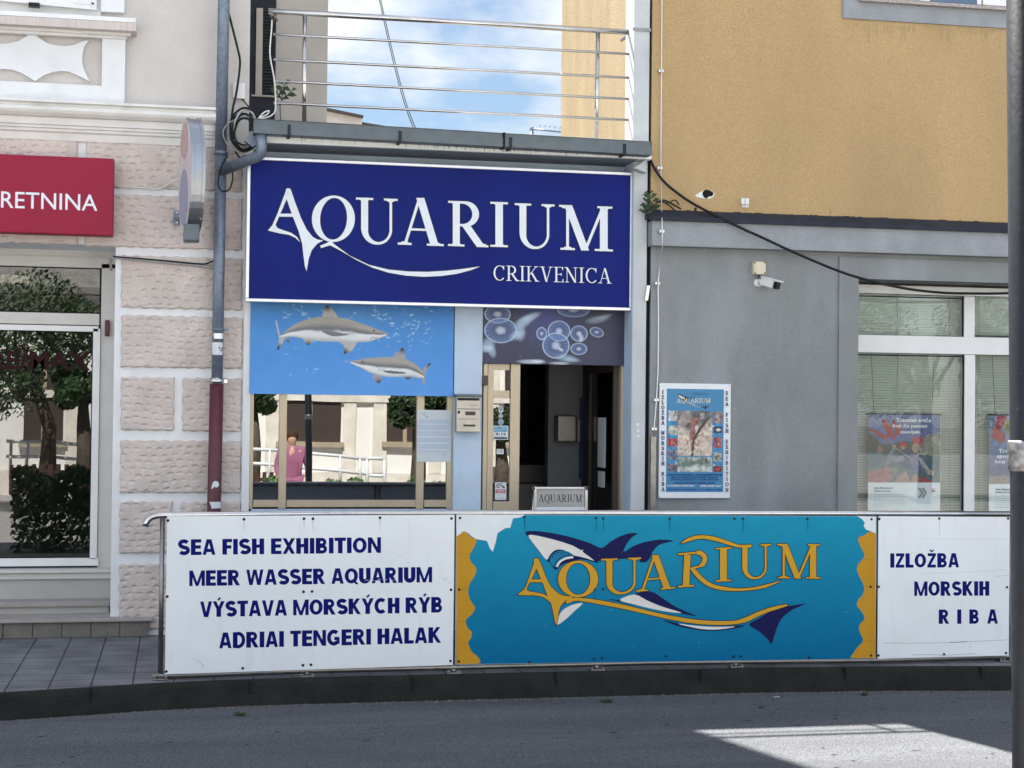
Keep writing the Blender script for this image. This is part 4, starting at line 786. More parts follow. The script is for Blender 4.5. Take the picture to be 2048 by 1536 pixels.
# ------------------------------------------------------------------ jellyfish picture over the door
r = Raster(965, 615, 1250, 729, .8); c = crop(880, 590, 420/1434)
nz_ = r.noise(60, 40, 21); glow = np.exp(-(((r.X-1090)/45)**2+((r.Y-625)/55)**2))
r.img = np.stack([.030+.015*nz_+.02*glow, .036+.012*nz_+.03*glow, .075+.02*nz_+.16*glow], -1)*1.0
def jelly(u, v, ru, rv, rot=0, fil=.42, core=True, a=.8):
    x, y = c(u, v); k = 420/1434; rx, ry = ru*k, rv*k; ct, st = math.cos(rot), math.sin(rot); dx, dy = r.X-x, r.Y-y; d = np.sqrt(((dx*ct+dy*st)/rx)**2+((-dx*st+dy*ct)/ry)**2); th = np.arctan2(dy, dx)
    ins = np.clip((1-d)/.08, 0, 1); r.over(ins*(fil*(.45+.55*d**2)), (.16, .28, .62)); r.over(ins*.25*(np.sin(th*19)*.5+.5)*np.clip(d-.35, 0, 1), (.45, .62, .90))
    r.over(np.clip(1-abs(d-.97)/(1.1/rx+.02), 0, 1)*a, (.62, .75, .93))
    if core:
        for q in range(5):
            t0 = q*1.257+u*.7+rot; cx2, cy2 = x+.17*rx*math.cos(t0), y+.17*ry*math.sin(t0); dd = np.hypot((r.X-cx2)/(.15*rx), (r.Y-cy2)/(.15*ry)); r.over(np.clip(1.6-dd, 0, 1)*.42, (.66, .76, .92))
for j in ((390, 140, 87, 62), (412, 250, 110, 85), (808, 245, 76, 70), (788, 345, 92, 88), (945, 260, 58, 54), (1067, 248, 48, 32, .3), (690, 265, 34, 42), (905, 100, 110, 48), (945, 365, 56, 40)): jelly(*j)
def wisp(pts, col=(.55, .72, .90), a=.75):
    for i, p in enumerate(pts): r.ell(*c(p[0], p[1]), p[2]*.293, p[3]*.293, col, a*.6, .8, p[4] if len(p) > 4 else 0)
wisp([(590, 170, 70, 26, -.5), (560, 195, 60, 30, -.6), (625, 150, 55, 18, -.4), (545, 260, 30, 50), (520, 280, 45, 25, -.5), (585, 165, 25, 12, -.5)]); wisp([(330, 350, 38, 40), (355, 390, 22, 40, -.3), (310, 375, 40, 22)])
wisp([(860, 430, 60, 22, .1), (900, 440, 50, 14, .1), (1075, 160, 70, 22, -.2), (1120, 140, 50, 12, -.3)], a=.6); wisp([(620, 458, 80, 14), (665, 455, 40, 12), (815, 466, 60, 10)], (.75, .85, .95)); wisp([(820, 370, 20, 10, .6), (960, 290, 14, 24)], (.8, .88, .95), .9)
for _ in range(60):
    x, y = rg.uniform(967, 1248), rg.uniform(617, 727); r.ell(x, y, .7, .7, (.4, .5, .65), rg.uniform(.1, .5), .8)
jp = thing('jellyfish_picture', tuple(P(1107, 728, -.01)), 'dark printed panel of glowing pale jellyfish above the open door', 'picture panel')
mb = MB(); mb.pbox(965, 614, 1250, 728.6, -.008, .05); mb.obj('panel', 'black_plastic', jp)
r.obj('printed_picture', -.010, jp)

# ------------------------------------------------------------------ things on the entrance wall
mbx = thing('mailbox', tuple(P(937, 865, -.1)), 'brushed steel mailbox with two dark slots on the pale blue pier', 'mailbox')
c = crop(900, 770, 150/922); BX = -.12
mb = MB(); mb.pbox(913, 793, 961, 864, BX, .098, .004); mb.obj('body', 'brushed', mbx)
mb = MB(); X0, X1, Z0, Z1 = rect(911, 788.5, 962.5, 794.5, BX); mb.box(X0, X1, BX-.03, -.02, Z0, Z1, .003); mb.obj('lid', 'gutter', mbx)
mb = MB(); mb.pbox(915, 796, 959, 801, BX-.004, .006, .002); mb.obj('letter_slot', 'dark_flash', mbx)
mb = MB(); mb.pbox(914, 817.4, 960.5, 818.6, BX-.001, .004); mb.pbox(914, 837.5, 955, 838.3, BX-.001, .003); mb.obj('door_seam', 'dark_flash', mbx)
mb = MB(); mb.pbox(931, 823, 951, 830.5, BX-.005, .006, .002); mb.pbox(927, 849, 951, 853, BX-.005, .006, .002); mb.obj('name_window', 'brown', mbx)
mb = MB(); mb.pbox(915.5, 821.5, 920, 827, BX-.006, .006); mb.obj('lock', 'black_plastic', mbx)
mb = MB(); mb.pbox(913.5, 857, 960.5, 863.5, BX-.004, .005, .002); mb.obj('bottom_lip', 'brushed', mbx)
font_text('lettering', 'POŠTA', 940, 807, 958, 812.5, BX-.001, 'rail_steel', mbx, .02)

# paper notice on the window
np_ = thing('window_notice', tuple(P(868, 922, .0)), 'sheet of faint small print taped across the bronze window frame', 'notice')
Xn = -.002; mb = MB(); 
r = Raster(834, 820, 902, 924, .8); r.fill((.50, .555, .60)); rg = random.Random(4)
r.over(np.clip((r.Y-838)/4, 0, 1)*np.clip((905-r.Y)/6, 0, 1), (.42, .50, .60))
for k in range(34):
    y = 838+k*2.1
    if k % 6 == 5: r.over((abs(r.Y-y) < 1)*.7*(r.X > 836)*(r.X < 897), (.60, .65, .68)); continue
    x = 837
    while x < 896:
        l_ = rg.uniform(2, 7); r.line([(x, y), (min(897, x+l_), y)], .7, (.28, .36, .50), .55); x += l_+1.4
for p in (((838, 826), (845, 828), (851, 827)), ((846, 830), (852, 833), (855, 832)), ((853, 835), (857, 834))): r.line(list(p), 1.2, (.16, .22, .34), .8)
r.line([(884, 912), (888, 905), (891, 913), (895, 908)], .9, (.2, .25, .4), .8)
mb.pbox(834, 820, 902, 924, .008, .006); mb.obj('sheet', 'paper', np_); r.obj('printed_text', .0075, np_)

# stickers on the narrow glazed door
c = crop(900, 770, 150/922); GY = .035
def sticker(name, label, m, x0, y0, x1, y1, rnd=.3):
    p0, p1 = c(x0, y0), c(x1, y1); X0, X1, Z0, Z1 = rect(p0[0], p0[1], p1[0], p1[1], GY); mb = MB(); k = min(X1-X0, Z1-Z0)*rnd; pts = []
    for cx, cz, a0 in ((X1-k, Z1-k, 0), (X0+k, Z1-k, 90), (X0+k, Z0+k, 180), (X1-k, Z0+k, 270)): pts += [(cx+k*math.cos(rad(a0+i*15)), cz+k*math.sin(rad(a0+i*15))) for i in range(7)]
    mb.prism(pts, GY-.0015, GY+.003); return tag(mb.obj(name, m), label, 'sticker', 'stickers on the entrance door glass')
def art_on(par, items, name='printed_marks', Y=GY-.0017):
    a = Art(Y, .0001)
    for it in items:
        if it[0] == 'r': a.ribbon([c(*p) for p in it[1]], it[2], it[3])
        elif it[0] == 'o': x, y = c(*it[1]); k = 150/922; a.ring(x, y, (it[2]*k, it[2]*k), (it[3]*k, it[3]*k), it[4], n=20)
        else: a.poly([c(*p) for p in it[1]], it[2])
    return a.obj(name, 'print', par)
D_, W_ = (.02, .025, .035), (.70, .73, .76)
s_ = sticker('door_sticker', 'white upright oval sticker, topmost on the entrance door glass', 'paper', 597, 256, 655, 342, .48); art_on(s_, [('o', (628, 285), 18, 9, D_), ('r', [(612, 290), (620, 318), (640, 318)], 1.4, D_), ('r', [(640, 290), (630, 310)], 1.2, D_)])
s_ = sticker('door_sticker', 'small round dark sticker with a white rim on the entrance door glass', 'paper', 595, 350, 652, 410, .5); art_on(s_, [('o', (624, 380), 24, 0, (.10, .11, .12)), ('r', [(624, 362), (610, 395)], 1.1, W_), ('r', [(624, 362), (638, 395)], 1.1, W_), ('r', [(612, 384), (636, 384)], 1.0, W_)])
s_ = sticker('door_sticker', 'round pale blue sticker just above the opening hours sign', 'paper', 590, 418, 660, 490, .5); art_on(s_, [('o', (625, 454), 33, 0, (.20, .30, .38)), ('r', [(605, 450), (645, 450)], 1.0, (.45, .55, .62))])
oh = sticker('opening_hours_sign', 'blue and white opening hours sticker reading 9-19 on the entrance door', 'paper', 532, 500, 716, 672, .03); oh['category'] = 'sign'
art_on(oh, [('p', [(541, 510), (707, 510), (707, 578), (541, 578)], (.17, .36, .52)), ('p', [(541, 640), (703, 640), (703, 664), (541, 664)], (.03, .05, .10)), ('r', [(590, 528), (606, 522), (622, 535)], 1.2, (.03, .05, .09)), ('r', [(655, 568), (670, 560), (680, 560)], 1.2, (.03, .05, .09)), ('r', [(630, 545), (690, 538)], .6, (.4, .55, .65))])
x0, y0 = c(563, 588); x1, y1 = c(685, 622); font_text('hours_text', '9-19', x0, y0, x1, y1, GY-.002, 'navy_vinyl', oh, .02)
s_ = sticker('door_sticker', 'small white square sticker under the opening hours sign', 'paper', 572, 786, 660, 850, .12); art_on(s_, [('p', [(580, 794), (652, 794), (652, 822), (580, 822)], (.38, .41, .44)), ('r', [(620, 838), (632, 826), (642, 832)], 1.2, D_)])
s_ = sticker('door_sticker', 'tall white sticker with a red band at the bottom of the entrance door glass', 'paper', 553, 1198, 692, 1412, .08); art_on(s_, [('p', [(560, 1285), (683, 1285), (680, 1328), (560, 1328)], (.42, .05, .08)), ('r', [(572, 1300), (672, 1298)], .9, W_), ('r', [(575, 1315), (668, 1313)], .9, W_), ('r', [(640, 1215), (600, 1215), (570, 1232), (575, 1255), (610, 1262)], 1.6, D_), ('r', [(640, 1245), (672, 1265)], 3.0, D_), ('r', [(585, 1240), (650, 1236)], 1.6, (.10, .11, .16)), ('r', [(570, 1396), (676, 1394)], .7, (.35, .38, .42))])
# three small plates on the pilaster
for (px, py, rr_, lab, sq) in ((1275, 850, 3.4, 'tiny square white plate, top of three on the weathered pilaster', 1), (1275.5, 862, 3.4, 'tiny round white bell plate, middle of three on the weathered pilaster', 0), (1275.5, 873, 3.4, 'tiny round white bell plate, lowest of three on the weathered pilaster', 0)):
    q = P(px, py, PF); mb = MB(); rr_ = rr_/250
    if sq: mb.box(q.x-rr_, q.x+rr_, PF-.006, PF+.002, q.z-rr_, q.z+rr_, .002)
    else: lathe(mb, q.x, PF-.006, q.z, [(0, rr_*.8), (.001, rr_), (.008, rr_)], 16)
    tag(mb.obj('bell_plate', 'plastic_white'), lab, 'plate', 'small plates on the pilaster')
    mb = MB(); mb.box(q.x-.003, q.x+.003, PF-.007, PF-.0055, q.z-.004, q.z+.004)
# pavement board in the doorway
ab = thing('advertising_board', tuple(G(1120, 1262)), 'grey framed pavement board reading AQUARIUM standing in the doorway', 'board')
AY = -.12
mb = MB()
for r_ in ((1067, 973, 1072, 1250), (1169, 973, 1174.5, 1250)): mb.pbox(*r_, AY-.006, .03, .003)
mb.pbox(1072.2, 974, 1168.8, 978, AY-.005, .028, .002); mb.obj('frame', 'alu', ab)
mb = MB(); mb.pbox(1072, 978, 1169, 1014, AY+.004, .015); mb.obj('header_panel', 'panelgrey', ab)
mb = MB(); mb.pbox(1072, 1014.2, 1169, 1225, AY+.004, .015); mb.obj('poster', 'panel_white', ab)
a = Art(AY+.0035); letters(a, 'AQUARIUM', 1077, 1164, 989, 1004, SERIF, (1, 1, 1), gap=.05); a.obj('lettering', 'sign_edge', ab)
mb = MB(); mb.pbox(1064, 972, 1070, 980, AY-.008, .035, .003); mb.pbox(1171, 972, 1177, 980, AY-.008, .035, .003); mb.obj('corner_caps', 'brown', ab)
X0, X1, Z0, Z1 = rect(1067, 974, 1174, 1262, AY); mb = MB()
for x in (X0+.01, X1-.01): mb.tube([(x, AY+.03, Z1-.04), (x, AY+.42, .005)], .011, 8)
mb.tube([(X0+.01, AY+.36, .14), (X1-.01, AY+.36, .14)], .009, 8); mb.box(X0-.005, X0+.02, AY-.01, AY+.03, .004, Z1-.95); mb.box(X1-.02, X1+.005, AY-.01, AY+.03, .004, Z1-.95); mb.obj('back_legs', 'alu', ab)

# ------------------------------------------------------------------ terrace railing
TY = -.06
tr = thing('terrace_railing', tuple(P(905, 262, TY)), 'stainless steel terrace railing of five horizontal bars above the gutter', 'railing')
mb = MB(); mb.tube([P(537, 22, TY), P(900, 43, TY), P(1266, 65, TY)], .0235, 16); mb.obj('handrail', 'steel', tr)
for y0, y1 in ((68.5, 108), (119, 155.5), (162, 198), (206, 240)):
    mb = MB(); mb.tube([P(547, y0, TY-.03), P(1258.5, y1, TY-.03)], .0112, 12); mb.obj('bar', 'steel', tr)
for x0, y0, x1, y1 in ((609.5, 28, 608.5, 262), (1196, 62, 1192.5, 292)):
    mb = MB(); mb.tube([P(x0, y0, TY), P(x1, y1, TY)], .0185, 14); mb.obj('post', 'steel', tr)
    for yy in ((70.5, 121, 164, 208) if x0 < 900 else (105, 152.5, 195, 237)): pass
mb = MB(); mb.tube([P(541, 23, TY), P(544, 30, TY+.02), P(552, 41, TY+.06)], .02, 12); mb.tube([P(1264, 65, TY), P(1243, 80, TY+.30)], .016, 12); mb.obj('end_stub', 'rail_steel', tr)
mb = MB(); X0, X1, Z0, Z1 = rect(1266, 56, 1302, 62, PF-.01); mb.box(X0, X1, PF-.012, PF-.002, Z0, Z1); mb.obj('wall_strap', 'rail_steel', tr)
for px, py in ((1269, 59), (1297, 60)):
    pass
# distant things over the terrace
dh = thing('distant_house', tuple(P(690, 300, 25)), 'distant pale pink house gable just above the gutter, left of the sky', 'house')
mb = MB(); mb.prism([(lambda q: (q.x, q.z))(P(x, y, 25)) for x, y in ((560, 214), (650, 219), (724, 234), (724, 420), (560, 420))], 25, 30); mb.obj('wall', 'pink', dh)
mb = MB(); mb.prism([(lambda q: (q.x, q.z))(P(x, y, 24.9)) for x, y in ((560, 210), (650, 216), (726, 232), (726, 235.5), (650, 220), (560, 214))], 24.8, 30); mb.prism([(lambda q: (q.x, q.z))(P(x, y, 25.2)) for x, y in ((724, 244), (760, 250), (800, 256), (800, 420), (724, 420))], 25.2, 30); mb.obj('roof', 'brown', dh)
an = thing('roof_antenna', tuple(P(1064, 300, 22)), 'small thin roof antenna against the sky beside the sunlit yellow wall', 'antenna')
mb = MB(); mb.tube([P(1064, 400, 22), P(1064, 254, 22)], .035, 8); mb.obj('mast', 'galv', an)
mb = MB(); mb.tube([P(1061, 257.5, 22), P(1132, 265, 22)], .02, 6); mb.box(P(1060, 258, 22).x, P(1067, 258, 22).x, 21.95, 22.05, P(1060, 262, 22).z, P(1060, 255, 22).z)
for k in range(6):
    q = P(1075+k*10, 259+k*1.1, 22); mb.tube([q+Vector((0, -.3, .05)), q+Vector((0.1, .3, .12))], .009, 6)
mb.obj('boom', 'galv', an)
for i, (x0, x1, xe) in enumerate(((763, 828, 768), (765.5, 832, 772))):
    mb = MB(); A_, B_ = P(x0-30, -120, 3.5), P(x1, 258, 26); mb.tube([A_+(B_-A_)*t+Vector((0, 0, -.25*math.sin(math.pi*t))) for t in [k/12 for k in range(13)]], [.005+.008*k/12 for k in range(13)], 6)
    tag(mb.obj('overhead_wire', 'rubber'), ('left' if i == 0 else 'right')+' one of two thin black wires slanting down across the sky', 'wire', 'overhead wires')
# weed by the terrace door
def weed(name, base, stems, label, leaf_l=.09, seed=1, m='leaf'):
    rg = random.Random(seed); t = thing(name, tuple(base), label, 'plant'); ms, ml = MB(), MB()
    for st in stems:
        pts = [Vector(p) for p in st]; ms.tube(pts, [.004]*len(pts), 6)
        for i in range(1, len(pts)):
            for sd in (-1, 1):
                o = pts[i]; ang = rg.uniform(.2, .9)*sd; L_ = leaf_l*rg.uniform(.6, 1.15); d = Vector((math.sin(ang+sd*.6), rg.uniform(-.5, .2), math.cos(ang)*.35+rg.uniform(-.25, .3))).normalized()
                u = d.cross(Vector((0, 1, .3))).normalized()*L_*.26; mid = o+d*L_*.5+Vector((0, -.008, .012)); ml.quad([o, mid-u, o+d*L_, mid+u])
    ms.obj('stem', 'leaf', t); ml.obj('leaves', m, t); return t
b_ = P(561, 246, .35); weed('terrace_weed', b_, [[P(561, 246, .35), P(560, 212, .34), P(564, 198, .34), P(566, 182, .33), P(568, 170, .32)], [P(564, 200, .34), P(556, 190, .32), P(553, 180, .31)], [P(564, 200, .34), P(574, 192, .33), P(582, 182, .32)]], 'small leafy weed growing up behind the left end of the terrace railing', .072, 3)

# ================================================================== YELLOW BUILDING (right)
YB = thing('yellow_building', (5.6, 2, 0), 'ochre rendered building over a grey ground floor with a large shop window', 'building')
WL = PF; XR = 12.0; xj = P(1304, 140, WL).x; xw = P(1714, 800, WL).x; zwt = P(1850, 562, WL).z
zfl = P(1752, 436, WL).z; zb1 = P(1752, 456, -.36).z; zb0 = P(1752, 505.5, -.36).z
mb = MB(); mb.box(xj, XR, WL, .2, zfl-.02, 11); mb.box(xj+.05, XR, .2, 2.7, 2.9, 10.9); mb.obj('upper_wall', 'yellow', YB)
xs = P(1266, 100, .1).x; ys = 2.75
mb = MB(); mb.box(xs, xj+.3, .02, ys, zgt-.2, 10.8); mb.obj('side_wall', 'yellow_side', YB)
xl2 = xpr+.037
mb = MB(); mb.box(xl2, xw, WL, .3, 0, zb0+.02); mb.box(xw, XR, WL, .3, zwt, zb0+.02); mb.box(xw, XR, WL, .3, 0, .62); mb.obj('lower_wall', 'grey', YB)
mb = MB(); mb.box(P(1304, 470, -.36).x, XR, -.36, .0, zb0, zb1-.002, .006); mb.obj('string_course', 'grey_band', YB)
mb = MB(); mb.profile([(WL+.01, zfl+.005), (-.30, zfl-.012), (-.385, zb1+.03), (-.39, zb1-.004), (-.37, zb1-.004), (-.30, zb1+.01), (WL+.01, zb1+.01)], P(1297, 440, -.36).x, XR); mb.obj('flashing', 'dark_flash', YB)
vs = []; mb = MB(); x = P(1306, 440, -.3).x; rg = random.Random(8)       # ragged sealant line where the render ends
while x < XR-3:
    w_ = rg.uniform(.015, .07); h_ = rg.choice((.001, .002, .004, .007)); mb.box(x, x+w_, WL-.004, WL+.01, zfl-.02, zfl+h_+(.03 if x < P(1400, 440, WL).x and rg.random() < .4 else 0)); x += w_+rg.uniform(0, .05)
mb.obj('sealant_edge', 'dark_flash', YB)
mb = MB(); xsur = P(1675, 800, WL).x; zs_ = P(1850, 519.5, WL).z; mb.box(xsur, xw, WL-.022, WL+.01, 0, zs_, .003); mb.box(xw, XR, WL-.022, WL+.01, zwt, zs_, .003); mb.obj('window_surround', 'grey', YB)
WF = .03; wn_ = MB(); wn_.pbox(1690, 576, 2250, 592.5, WF, .07, .003); wn_.pbox(1690, 674.8, 2250, 709.5, WF-.004, .07, .004)
for xa_, xb_ in ((1928.5, 1949.5), (2152, 2173)):
    wn_.pbox(xa_, 592.7, xb_, 674.6, WF, .07, .003); wn_.pbox(xa_, 709.7, xb_, 1110, WF, .07, .003)
wn_.pbox(1690, 592.7, 1700, 1110, WF, .07); wn_.pbox(1690, 1110, 2250, 1140, WF, .07); wn_ = wn_.obj('shop_window', 'white_frame', YB)
for xa_, xb_ in ((1700, 1928), (1950, 2152)):
    for ya, yb2 in ((593, 674.6), (710, 1110)):
        mb = MB(); mb.pbox(xa_, ya-1, xb_, yb2+1, WF+.03, .008); mb.obj('pane', 'glass', wn_)
        mb = MB(); mb.pbox(xb_-3.2, ya, xb_-.5, yb2, WF+.012, .012); mb.pbox(xa_, ya, xb_-3, ya+2, WF+.012, .012); mb.pbox(xa_, yb2-1.6, xb_-3, yb2, WF+.012, .012); mb.obj('glazing_seal', 'black', wn_)
for k, (xa_, xb_) in enumerate(((1690, 1936), (1941, 2250))):
    mb = MB(); X0, X1, Z0, Z1 = rect(xa_, 580, xb_, 1115, .16); z = Z1
    while z > Z0: mb.quad([(X0, .150, z), (X1, .150, z), (X1, .176, z-.0212), (X0, .176, z-.0212)]); z -= .0235
    bl = mb.obj('venetian_blind', 'blind', YB)
    mb = MB()
    for px in ((1795, 1900) if k == 0 else (1958, 2100)): q0, q1 = P(px, 585, .145), P(px, 1110, .145); mb.tube([q0, q1], .0025, 6)
    mb.obj('blind_cord', 'panelgrey', bl)
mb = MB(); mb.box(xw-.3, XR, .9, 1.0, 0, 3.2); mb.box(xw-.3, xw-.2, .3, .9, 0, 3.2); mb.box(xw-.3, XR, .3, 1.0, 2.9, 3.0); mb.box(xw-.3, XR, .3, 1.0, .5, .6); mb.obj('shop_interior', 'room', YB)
# upper window
uw = MB(); uw.pbox(1688, -400, 2300, 55.5, WL-.02, .03, .003); uw = uw.obj('upper_surround', 'grey_band', YB)
a = Art(WL-.0012, .00004); rg = random.Random(31)
for k in range(80):
    px = rg.uniform(1690, 2030); y0 = 47+(px-1688)*.042; L_ = rg.uniform(5, 14)+(rg.random()**4)*40; cl = rg.uniform(.94, 1.02); a.ribbon([(px, y0), (px+rg.uniform(-.4, .4), y0+L_*.5), (px, y0+L_)], [rg.uniform(1, 3), rg.uniform(.8, 2), .2], (.40*cl, .285*cl, .15*cl))
for pts in (((1660, 415), (1661, 424), (1660, 434)), ((1836, 300), (1838, 306), (1837, 314)), ((1872, 300), (1874, 308))): a.ribbon(list(pts), .7, (.20, .14, .08))
a.obj('rain_streaks', 'print', YB)
mb = MB(); X0, X1, Z0, Z1 = rect(1720, 11.5, 2300, 18.5, WL-.06); mb.box(X0, X1, WL-.07, WL-.015, Z0-.01, Z1-.01, .003); mb.obj('upper_sill', 'granite', YB)
un = MB(); un.pbox(1723, -300, 2300, 12.5, WL-.035, .02); un = un.obj('upper_window', 'white_frame', YB)
mb = MB(); mb.pbox(1862, -300, 1955, 6.5, WL-.042, .01); mb.obj('upper_pane', 'glass_film', un)
mb = MB(); mb.pbox(1965, -300, 1966.3, 14.5, WL-.040, .01); mb.pbox(1838, -300, 1839.2, 12, WL-.040, .01); mb.obj('sash_gap', 'black', un)
# damaged spot in the render
c = crop(1260, 240, 440/1690)
ds = MB(); ds.prism([(lambda q: (q.x, q.z))(P(*c(*p), WL)) for p in spline([(500, 585), (530, 560), (575, 538), (625, 545), (648, 568), (630, 595), (600, 606), (560, 602)], 4)], WL-.003, WL+.01); ds = ds.obj('broken_render', 'plastic_white', YB)
mb = MB(); mb.prism([(lambda q: (q.x, q.z))(P(*c(*p), WL)) for p in spline([(556, 572), (562, 548), (585, 536), (618, 545), (640, 562), (628, 585), (604, 588), (588, 604), (570, 596)], 3)], WL-.005, WL+.008); mb.obj('hole', 'black', ds)
bx = MB(); q0, q1 = c(857, 600), c(916, 648); bx.pbox(*q0, *q1, WL-.03, .03, .003); bx.pbox(q0[0]+1, q1[1]+.3, q1[0]-1, q1[1]+6, WL-.012, .012)
bx = tag(bx.obj('wall_bracket', 'plastic_white'), 'small white metal bracket on the ochre wall above the dark ledge', 'bracket')
mb = MB(); mb.pbox(q0[0]+6.5, q0[1]+1, q0[0]+8, q1[1]+4, WL-.033, .004); mb.obj('slot', 'panelgrey', bx)
# lightning conductor
lc = thing('lightning_conductor', tuple(P(1308, 1015, WL)), 'thin metal lightning conductor wire with clips at the left edge of the ochre building', 'wire')
mb = MB(); pts = [(1324.5, -160, WL-.03), (1324, 0, WL-.03), (1321.5, 330, WL-.03), (1323.5, 425, WL-.06), (1324, 440, -.41), (1324.5, 463, -.40), (1324.5, 495, -.40), (1321, 520, WL-.05), (1316, 565, WL-.03), (1317, 640, WL-.02), (1316, 740, WL-.02), (1313, 800, WL-.02), (1308, 858, WL-.02), (1308, 872, WL-.02)]
mb.tube([P(*p) for p in pts], .0048, 8); mb.obj('wire', 'alu', lc)
for px, py, Y in ((1322, 142, WL-.03), (1319.5, 336, WL-.03), (1323.5, 463, -.40), (1314.5, 567, WL-.03), (1312.5, 800, WL-.02), (1308, 858, WL-.02)):
    q = P(px, py, Y); mb = MB(); mb.box(q.x-.021, q.x-.004, Y-.012, Y+.03, q.z-.012, q.z+.012, .003); mb.box(q.x+.004, q.x+.021, Y-.012, Y+.03, q.z-.012, q.z+.012, .003); mb.box(q.x-.02, q.x+.02, Y+.006, Y+.03, q.z-.006, q.z+.006); mb.obj('clip', 'alu', lc)
mb = MB(); mb.pbox(1300, 873, 1311, 1250, WL-.03, .028, .003); mb.obj('cover_strip', 'rail_steel', lc)
mb = MB(); a0, a1 = P(1296.5, 571, PF-.02), P(1292.5, 601, PF-.02); mb.prism([(a0.x-.012, a0.z), (a0.x+.014, a0.z), (a1.x+.012, a1.z), (a1.x-.014, a1.z)], PF-.03, PF); tag(mb.obj('metal_strip', 'alu'), 'short tilted metal strip at the edge of the pilaster', 'strip')
cable('street_cable', [(1300, 305, -.30), (1303, 325, -.30), (1325, 360, -.31), (1360, 390, -.32), (1400, 415, -.34), (1480, 455, -.41), (1520, 473, -.42), (1600, 510, -.45), (1700, 550, -.5), (1800, 575, -.5), (1880, 585, -.5), (1950, 587, -.5), (2020, 586, -.5), (2120, 578, -.5), (2300, 545, -.5)], .0115, 'rubber', 'thick black cable drooping across the ochre and grey wall to the shop window', n=5)
rc = thing('dead_stems', tuple(P(1335, 430, WL-.02)), 'tangle of dry black stems on the ledge beside the green weed', 'plant')
for k, st in enumerate(([(1306, 412), (1325, 400), (1345, 408), (1362, 418)], [(1322, 400), (1340, 412), (1355, 424), (1385, 430), (1425, 436)], [(1310, 402), (1335, 405), (1350, 400), (1358, 410)], [(1335, 432), (1350, 424), (1370, 428), (1400, 432)])):
    mb = MB(); mb.tube(spline([tuple(P(x, y, WL-.02-.01*k)) for x, y in st], 4, False), .006-.001*(k == 2), 6); mb.obj('stem', 'black_plastic', rc)
weed('ledge_weed', P(1300, 432, -.33), [[P(1302, 435, -.30), P(1298, 422, -.33), P(1294, 412, -.35), P(1292, 404, -.36)], [P(1302, 435, -.30), P(1300, 415, -.33), P(1300, 398, -.34), P(1298, 388, -.35)], [P(1302, 435, -.30), P(1292, 428, -.34), P(1286, 422, -.36)], [P(1302, 435, -.30), P(1306, 420, -.31), P(1304, 405, -.32)]], 'dark green fern weed growing from the wall joint beside the blue sign', .068, 5)
# junction box and camera
jb = thing('wall_junction_box', tuple(P(1520, 549, WL)), 'cream square junction box on the grey wall above the security camera', 'electrical box')
mb = MB(); mb.pbox(1507.5, 523, 1532, 548.5, WL-.06, .06, .005); mb.obj('box_body', 'cream_plastic', jb)
mb = MB(); mb.pbox(1512, 527.5, 1528, 543.5, WL-.064, .006, .002); mb.obj('box_lid', 'cream_plastic', jb)
for px, py in ((1510, 525.5), (1529.5, 525.5), (1510, 546), (1529.5, 546)): mb = MB(); q = P(px, py, WL-.06); lathe(mb, q.x, WL-.0635, q.z, [(0, .006), (.004, .007)], 8); mb.obj('screw', 'black_plastic', jb)
cc = thing('security_camera', tuple(P(1515, 566, WL)), 'white bullet security camera with dark lens end on the grey wall', 'camera')
q = P(1515, 566, WL); mb = MB(); lathe(mb, q.x, WL-.03, q.z, [(0, .024), (.004, .034), (.022, .038), (.03, .038)], 24); mb.obj('base_plate', 'plastic_white', cc)
mb = MB(); e = P(1522, 563.5, WL-.08); mb.tube([(q.x, WL-.02, q.z), (q.x+.005, WL-.06, q.z+.006), tuple(e)], .013, 10); mb.obj('arm', 'plastic_white', cc)
s0, s1 = P(1525, 562.5, WL-.06), P(1557, 571, WL-.20); ax = (s1-s0).normalized(); sx = ax.cross(Vector((0, 0, 1))).normalized(); sz = sx.cross(ax).normalized(); Lc = (s1-s0).length
def oriented(mb, a0, a1, b, z0, z1, taper=0):
    v = [mb.bm.verts.new(s0+ax*a+sx*bb*b+sz*(zv)) for a, zs3 in ((a0, (z0, z1)), (a1, (z0+taper, z1))) for bb in (-1, 1) for zv in zs3]
    for f in ((0, 1, 3, 2), (4, 6, 7, 5), (0, 4, 5, 1), (2, 3, 7, 6), (0, 2, 6, 4), (1, 5, 7, 3)): mb.bm.faces.new([v[i] for i in f])
    bmesh.ops.bevel(mb.bm, geom=list({e for vv in v for e in vv.link_edges}), offset=.006, segments=2, affect='EDGES')
mb = MB(); oriented(mb, 0, Lc*.80, .034, -.032, .030); mb.obj('camera_body', 'plastic_white', cc)
mb = MB(); oriented(mb, Lc*.805, Lc*1.0, .033, -.034, .024, .0); mb.obj('lens_end', 'black_plastic', cc)
mb = MB(); oriented(mb, -.005, Lc*1.16, .037, .0305, .042); mb.obj('sun_shield', 'plastic_white', cc)
cable('camera_cable', [(1519, 549, WL-.03), (1518, 553, WL-.04), (1515, 558, WL-.03)], .005, 'black_plastic', 'short dark lead between the junction box and the security camera')

